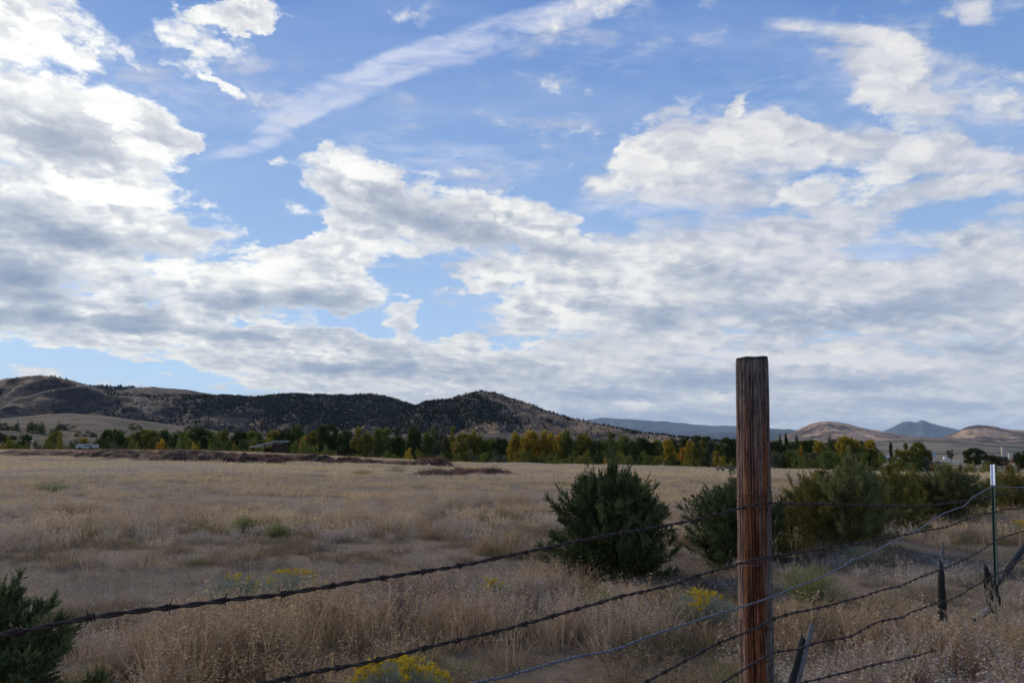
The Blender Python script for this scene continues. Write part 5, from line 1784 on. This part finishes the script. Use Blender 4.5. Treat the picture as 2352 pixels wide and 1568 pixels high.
# ------------------------------------------------------------------ brush mounds at the far side of the field
m_mound = hill_mat('mound_soil', (0.10, 0.05, 0.034), (0.22, 0.13, 0.08), (0.04, 0.026, 0.02), .55, .8, (0.11, .07, .05), 2.5)


def mound(px, base_py, wpx, hpx, seed, label, twigs=260, weeds=True):
    p = at_ground(px, base_py)
    W = wpx * 1.4 / F * p.y; H = hpx / F * p.y
    n = 44
    g = np.linspace(-1, 1, n); GX, GY = np.meshgrid(g, g)
    D = W * .32
    r = np.sqrt(GX ** 2 + GY ** 2)
    Z = H * .60 * (1 - sstep(.55, 1.0, r + (fbm(GX * 2.6 + seed, GY * 2, 3) - .5) * .9)) * (.25 + 1.5 * fbm(GX * 4 + seed * 2, GY * 2.5, 4))
    X = GX * W / 2; Y = GY * D
    Zg = ground_h(X + p.x, Y + p.y) - p.z
    V = np.stack([X, Y, Z + Zg - .05], -1).reshape(-1, 3)
    i = np.arange(n - 1)[:, None] * n; j = np.arange(n - 1)[None, :]
    Fq = np.stack([i + j, i + j + 1, i + n + j + 1, i + n + j], -1).reshape(-1, 4)
    e = empty('brush_mound', p)
    mesh_obj('soil_heap', V, Fq, m_mound, e, smooth=True)
    rnd = np.random.default_rng(seed)
    k = rnd.integers(0, len(V), twigs * 4); k = k[(Z.ravel()[k] > H * .10) | (rnd.random(len(k)) < .12)]
    s0 = V[k] + rnd.normal(size=(len(k), 3)) * .05
    dr = rnd.normal(size=(len(k), 3)) * [1, .7, .55] + [0, 0, .35]
    s1 = s0 + dr / np.linalg.norm(dr, axis=1, keepdims=True) * rnd.uniform(.15, .6, (len(k), 1)) * min(1.0, H)
    T = strips(rnd, s0, s1, .035, .25, 2)
    tri_mesh('dead_branches', T, m_mtwig, rnd.random(len(T)), parent=e)
    tag(e, label, 'brush mound', 'brown brush mounds at the back of the field')


m_mtwig = leaf_mat('mound_branches', (0.07, 0.036, 0.026), (0.34, 0.21, 0.13), 0.2, inst=False)
mound(575, 1062, 120, 26, 1, 'darkest brush mound below the open shed', 420)
mound(690, 1062, 150, 24, 2, 'long reddish brown mound right of the darkest one', 420)
mound(450, 1056, 200, 28, 3, 'low brown mound below the yellow bush', 420)
mound(320, 1052, 200, 26, 4, 'low brown mound below the orange bush', 320)
mound(160, 1046, 260, 18, 5, 'long low rusty bank at the far left of the field', 420)
mound(815, 1064, 80, 20, 6, 'small dark brush mound between the long one and the central heap', 320)
mound(905, 1068, 110, 16, 7, 'flat brown mound left of the central heap', 320)
mound(985, 1072, 90, 26, 8, 'rust coloured central heap of branches', 460)
mound(1010, 1092, 100, 18, 9, 'broken earth bank in front of the central heap', 300)
mound(1100, 1090, 130, 20, 10, 'broken brown earth bank at the right end of the mounds', 360)
mound(280, 1052, 60, 12, 11, 'tangle of pale dead branches in the left field', 300)
for i, (x, y, w) in enumerate([(1650, 1104, 260), (1990, 1106, 240), (2080, 1098, 200)]):
    mound(x, y, w, 5, 30 + i, ['low dark strip of dead weeds left of the wooden post', 'low dark strip of dead weeds behind the row of junipers', 'thin dark weed strip behind the grey green juniper'][i], 700)

# ------------------------------------------------------------------ buildings and other made things
m_white = simple_mat('white_paint', (0.70, 0.71, 0.72), 0.7, 0.06, 2)
m_roofg = simple_mat('grey_roof', (0.22, 0.23, 0.25), 0.6, 0.12, 2)
m_roofd = simple_mat('dark_roof', (0.07, 0.06, 0.055), 0.8, 0.2, 2)
m_brick = simple_mat('reddish_wall', (0.20, 0.09, 0.065), 0.9, 0.2, 2)
m_barn = simple_mat('brown_barn_boards', (0.10, 0.07, 0.055), 0.9, 0.25, 2)
m_glass = simple_mat('dark_window', (0.03, 0.035, 0.045), 0.2, 0.1, 2, 0.0, 0.6)
m_tin = simple_mat('pale_tin_roof', (0.42, 0.46, 0.50), 0.45, 0.12, 3, 0.3)
m_conc = simple_mat('pale_concrete', (0.55, 0.49, 0.42), 0.9, 0.08, 3)


def house(px, base_py, D, w, d, h, roof_h, wall, roof, label, cat='house', name='farmhouse', rz=0.1, zbase=None, wins=3):
    q = at_y(px, base_py, D)
    z = gh(q.x, q.y) if zbase is None else zbase
    e = empty(name, (q.x, q.y, q.z if zbase == 'ray' else z), rz)
    b = MB(); b.box((0, 0, h / 2 - 1.5), (w, d, h + 3)); b.build('wall', wall, e)
    r = MB(); o = .25
    vs = [(-w / 2 - o, -d / 2 - o, h + .01), (w / 2 + o, -d / 2 - o, h + .01), (w / 2 + o, d / 2 + o, h + .01), (-w / 2 - o, d / 2 + o, h + .01), (-w / 2 - o, 0, h + roof_h), (w / 2 + o, 0, h + roof_h)]
    r.add(vs, [(0, 1, 5, 4), (2, 3, 4, 5), (0, 4, 3), (1, 2, 5), (3, 2, 1, 0)])
    r.build('roof', roof, e)
    for k in range(wins):
        x = (k + .5) / wins * w - w / 2
        if k == 1 and wins > 2:
            m = MB(); m.box((x, -d / 2 - .02, h * .4), (w * .12, .06, h * .8)); m.build('door', m_roofd, e)
        else:
            m = MB(); m.box((x, -d / 2 - .02, h * .55), (w * .12, .06, h * .4)); m.build('window', m_glass, e)
    tag(e, label, cat)
    return e


def on_ridge(name, px, py):
    """where a sight line meets the front slope of a ridge"""
    A, RR, X, Y, Z, TT = RIDGES[name]
    az = az_el(px, py)[0]; d = ray(px, py); te = d[2] / math.hypot(d[0], d[1])
    j = int(np.argmin(np.abs(A - az))); r = RR[:, j]; z = Z[:, j]
    k = int(np.argmax(z >= CAM_H + te * r))
    return Vector((r[k] * math.sin(az), r[k] * math.cos(az), z[k]))


def zr(px, py, D): return at_y(px, py, D).z


def placed(px, base_py, D, *a, **k):
    k['zbase'] = zr(px, base_py, D)
    return house(px, base_py, D, *a, **k)


def hillside(name, px, py, w, d, h, roof_h, wall, roof, label, cat='house', nm='farmhouse', wins=3):
    q = on_ridge(name, px, py)
    e = house(px, py, q.y, w, d, h, roof_h, wall, roof, label, cat, nm, wins=wins, zbase=0)
    e.location = q
    return e


rn = random.Random(31)
for k in range(22):                                # dark scrub dotted along the rise at the foot of the hills
    x = 10 + k * 29 + rn.uniform(-9, 9)
    q = on_ridge('near_rise', x, rn.choice([986, 992, 997, 1003]) + (x > 350) * 6)
    t_ = tree(x, 1000, rn.uniform(18, 44), q.y, 'shrub', rn.choice(['dark', 'dark', 'green', 'olive']), 'dark scrub tree on the low rise at the foot of the left hills', 'scrub trees on the low rise', name='far_tree', cat='tree')
    t_.location = q - Vector((0, 0, .4)); t_.scale.z = rn.uniform(5, 9)


def flat(px, py, w, *a, **k):
    return house(px, py, 6.1 * F / (py - 1040), w, *a, **k)


hillside('near_rise', 405, 1011, 9, 7, 2.4, 1.6, m_white, m_roofd, 'small white farmhouse between the dark trees on the left', wins=4)
hillside('near_rise', 334, 1009, 8, 5, 1.6, 1.0, m_white, m_roofg, 'tiny white outbuilding left of the white farmhouse', 'shed', 'outbuilding', wins=1)
hillside('near_rise', 567, 1014, 7, 5, 1.6, 1.0, m_barn, m_tin, 'low building with a pale roof left of the open shed', 'outbuilding', 'outbuilding', wins=2)
hillside('hill_toe', 966, 1018, 16, 7, 3.0, 2.4, m_brick, m_brick, 'reddish cabin half hidden behind the low golden bush', 'cabin', 'cabin', wins=2)
hillside('hill_toe', 988, 1019, 12, 6, 2.6, 1.6, m_white, m_tin, 'little white roofed building beside the reddish cabin', 'outbuilding', 'outbuilding', wins=1)
flat(2133, 1051, 16, 9, 4.0, 3.4, m_white, m_roofg, 'white house with a grey gable right of the rust tinged tree', wins=4)
flat(2258, 1058, 20, 9, 2.6, 1.2, m_barn, m_roofd, 'long low brown barn below the silos', 'barn', 'barn', wins=5)
flat(2345, 1063, 9, 6, 2.4, 1.4, m_brick, m_roofd, 'dark red building at the right edge', 'outbuilding', 'outbuilding', wins=2)
flat(2034, 1052, 42, 7, 2.2, .7, m_white, m_tin, 'long pale low roof seen between the two groves on the right', 'greenhouse', 'low_building', wins=2)


def trailer(px, py, D, w, h, mat, label, cat='trailer', name='trailer'):
    q = at_y(px, py, D)
    e = empty(name, q, .2)
    b = MB(); b.box((0, 0, h / 2 + .45), (w, 2.1, h)); b.box((0, 0, h + .48), (w * .9, 1.9, .1)); b.build('body', mat, e)
    m = MB(); m.box((w * .1, -1.07, h * .62 + .45), (w * .35, .04, h * .3)); m.build('window', m_glass, e)
    for x in (-w * .28, w * .28):
        t = MB(); t.tube([(x, -1.06, .35), (x, -.82, .35)], .35, 12); t.build('wheel', m_roofd, e)
    tag(e, label, cat)


trailer(200, 1034, 157, 3.6, .7, simple_mat('grey_metal_panel', (0.33, 0.37, 0.38), .5, .1, 2, .2), 'grey trailer standing in the brush on the left')
trailer(2173, 1055, 744, 5.0, 2.2, m_white, 'small white van parked beyond the white rail fence', 'van', 'van')


def rail_fence(x0, x1, y, D, label):
    e = empty('rail_fence', at_y((x0 + x1) / 2, y, D))
    a = at_y(x0, y, D) - e.location; b_ = at_y(x1, y, D + 8) - e.location
    n = 24
    r = MB()
    for hgt in (.5, .95, 1.35):
        r.tube([a + Vector((0, 0, hgt)), b_ + Vector((0, 0, hgt))], .12, 6)
    r.build('rails', m_white, e)
    for k in range(n):
        p = a.lerp(b_, k / (n - 1)); m = MB(); m.box(p + Vector((0, 0, .55)), (.14, .14, 1.3)); m.build('post', m_white, e)
    tag(e, label, 'rail fence')


rail_fence(2125, 2276, 1063, 485, 'long white rail fence in front of the white house and the barn')


m_shedw = simple_mat('dark_shed_boards', (0.045, 0.028, 0.020), 0.95, 0.3, 2)


def shed():
    D = 150
    e = empty('open_shed', at_y(620, 1040, D), -.25)
    s = D / F
    w = 58 * s
    b = MB()
    n = 10
    vs = [(-w * .62, -2.2, 12 * s), (w * .55, -2.2, 26 * s), (w * .55, 2.4, 26 * s), (-w * .62, 2.4, 12 * s)]
    b.add(vs + [(x, y, z + .13) for x, y, z in vs], [(3, 2, 1, 0), (4, 5, 6, 7), (0, 1, 5, 4), (1, 2, 6, 5), (2, 3, 7, 6), (3, 0, 4, 7)])
    b.build('roof', m_tin, e)
    for x, y, t in ((-w * .5, -1.9, 12.8), (-w * .5, 2.0, 12.8), (w * .45, -1.9, 24.6), (w * .45, 2.0, 24.6), (w * .0, -1.9, 18.9)):
        m = MB(); m.box((x, y, t * s / 2), (.16, .16, t * s)); m.build('post', m_shedw, e)
    m = MB(); m.box((w * .38, 0, 10.5 * s), (.7, 3.6, 21 * s)); m.build('end_wall', m_shedw, e)
    m = MB(); m.box((-w * .26, 1.9, 6 * s), (w * .42, .1, 11 * s)); m.build('back_wall', m_shedw, e)
    tag(e, 'open shed with a slanting pale tin roof at the back of the left field', 'shed')


shed()


def silo(px, top, bot, D, wpx, label):
    s = D / F; q = at_y(px, bot, D)
    e = empty('silo', q)
    r = wpx * s / 2; H = (bot - top) * s
    b = MB(); b.tube([(0, 0, -6), (0, 0, H * .5), (0, 0, H)], [r, r, r], 20); b.build('shaft', m_conc, e, smooth=False)
    c = MB(); c.tube([(0, 0, H + .01), (0, 0, H + r * .35), (0, 0, H + r * .5)], [r * 1.05, r * .7, r * .12], 20); c.build('cap', m_roofg, e)
    tag(e, label, 'silo', 'pale silos behind the barn')


silo(2304, 1027, 1052, 900, 6, 'taller pale silo at the right, behind the long barn')
silo(2311, 1035, 1052, 900, 7, 'shorter pale silo right beside the taller one')
silo(2321, 1041, 1052, 905, 9, 'squat pale silo at the right end of the three')


def feeder():
    p = at_ground(1672, 1082)
    s = p.y / F
    e = empty('hay_wagon', p, .08)
    w = 50 * s
    b = MB(); b.box((0, 0, 7.5 * s), (w, 1.2, 1.6 * s)); b.box((0, -.5, 10.6 * s), (w, .12, 1.4 * s)); b.box((0, .5, 10.6 * s), (w, .12, 1.4 * s))
    b.build('bed', m_mid, e)
    for x in (-.45, -.15, .15, .45):
        m = MB(); m.box((x * w, -.5, 9 * s), (.12, .14, 3.4 * s)); m.build('upright', m_mid, e)
    for x in (-.36, .36):
        for y in (-.62, .62):
            t = MB(); t.tube([(x * w, y - .06, 3.2 * s), (x * w, y + .06, 3.2 * s)], 3.3 * s, 14); t.build('wheel', m_char, e)
    tag(e, 'low dark wooden hay wagon at the back of the field left of the post', 'wagon')


feeder()
make_haze()
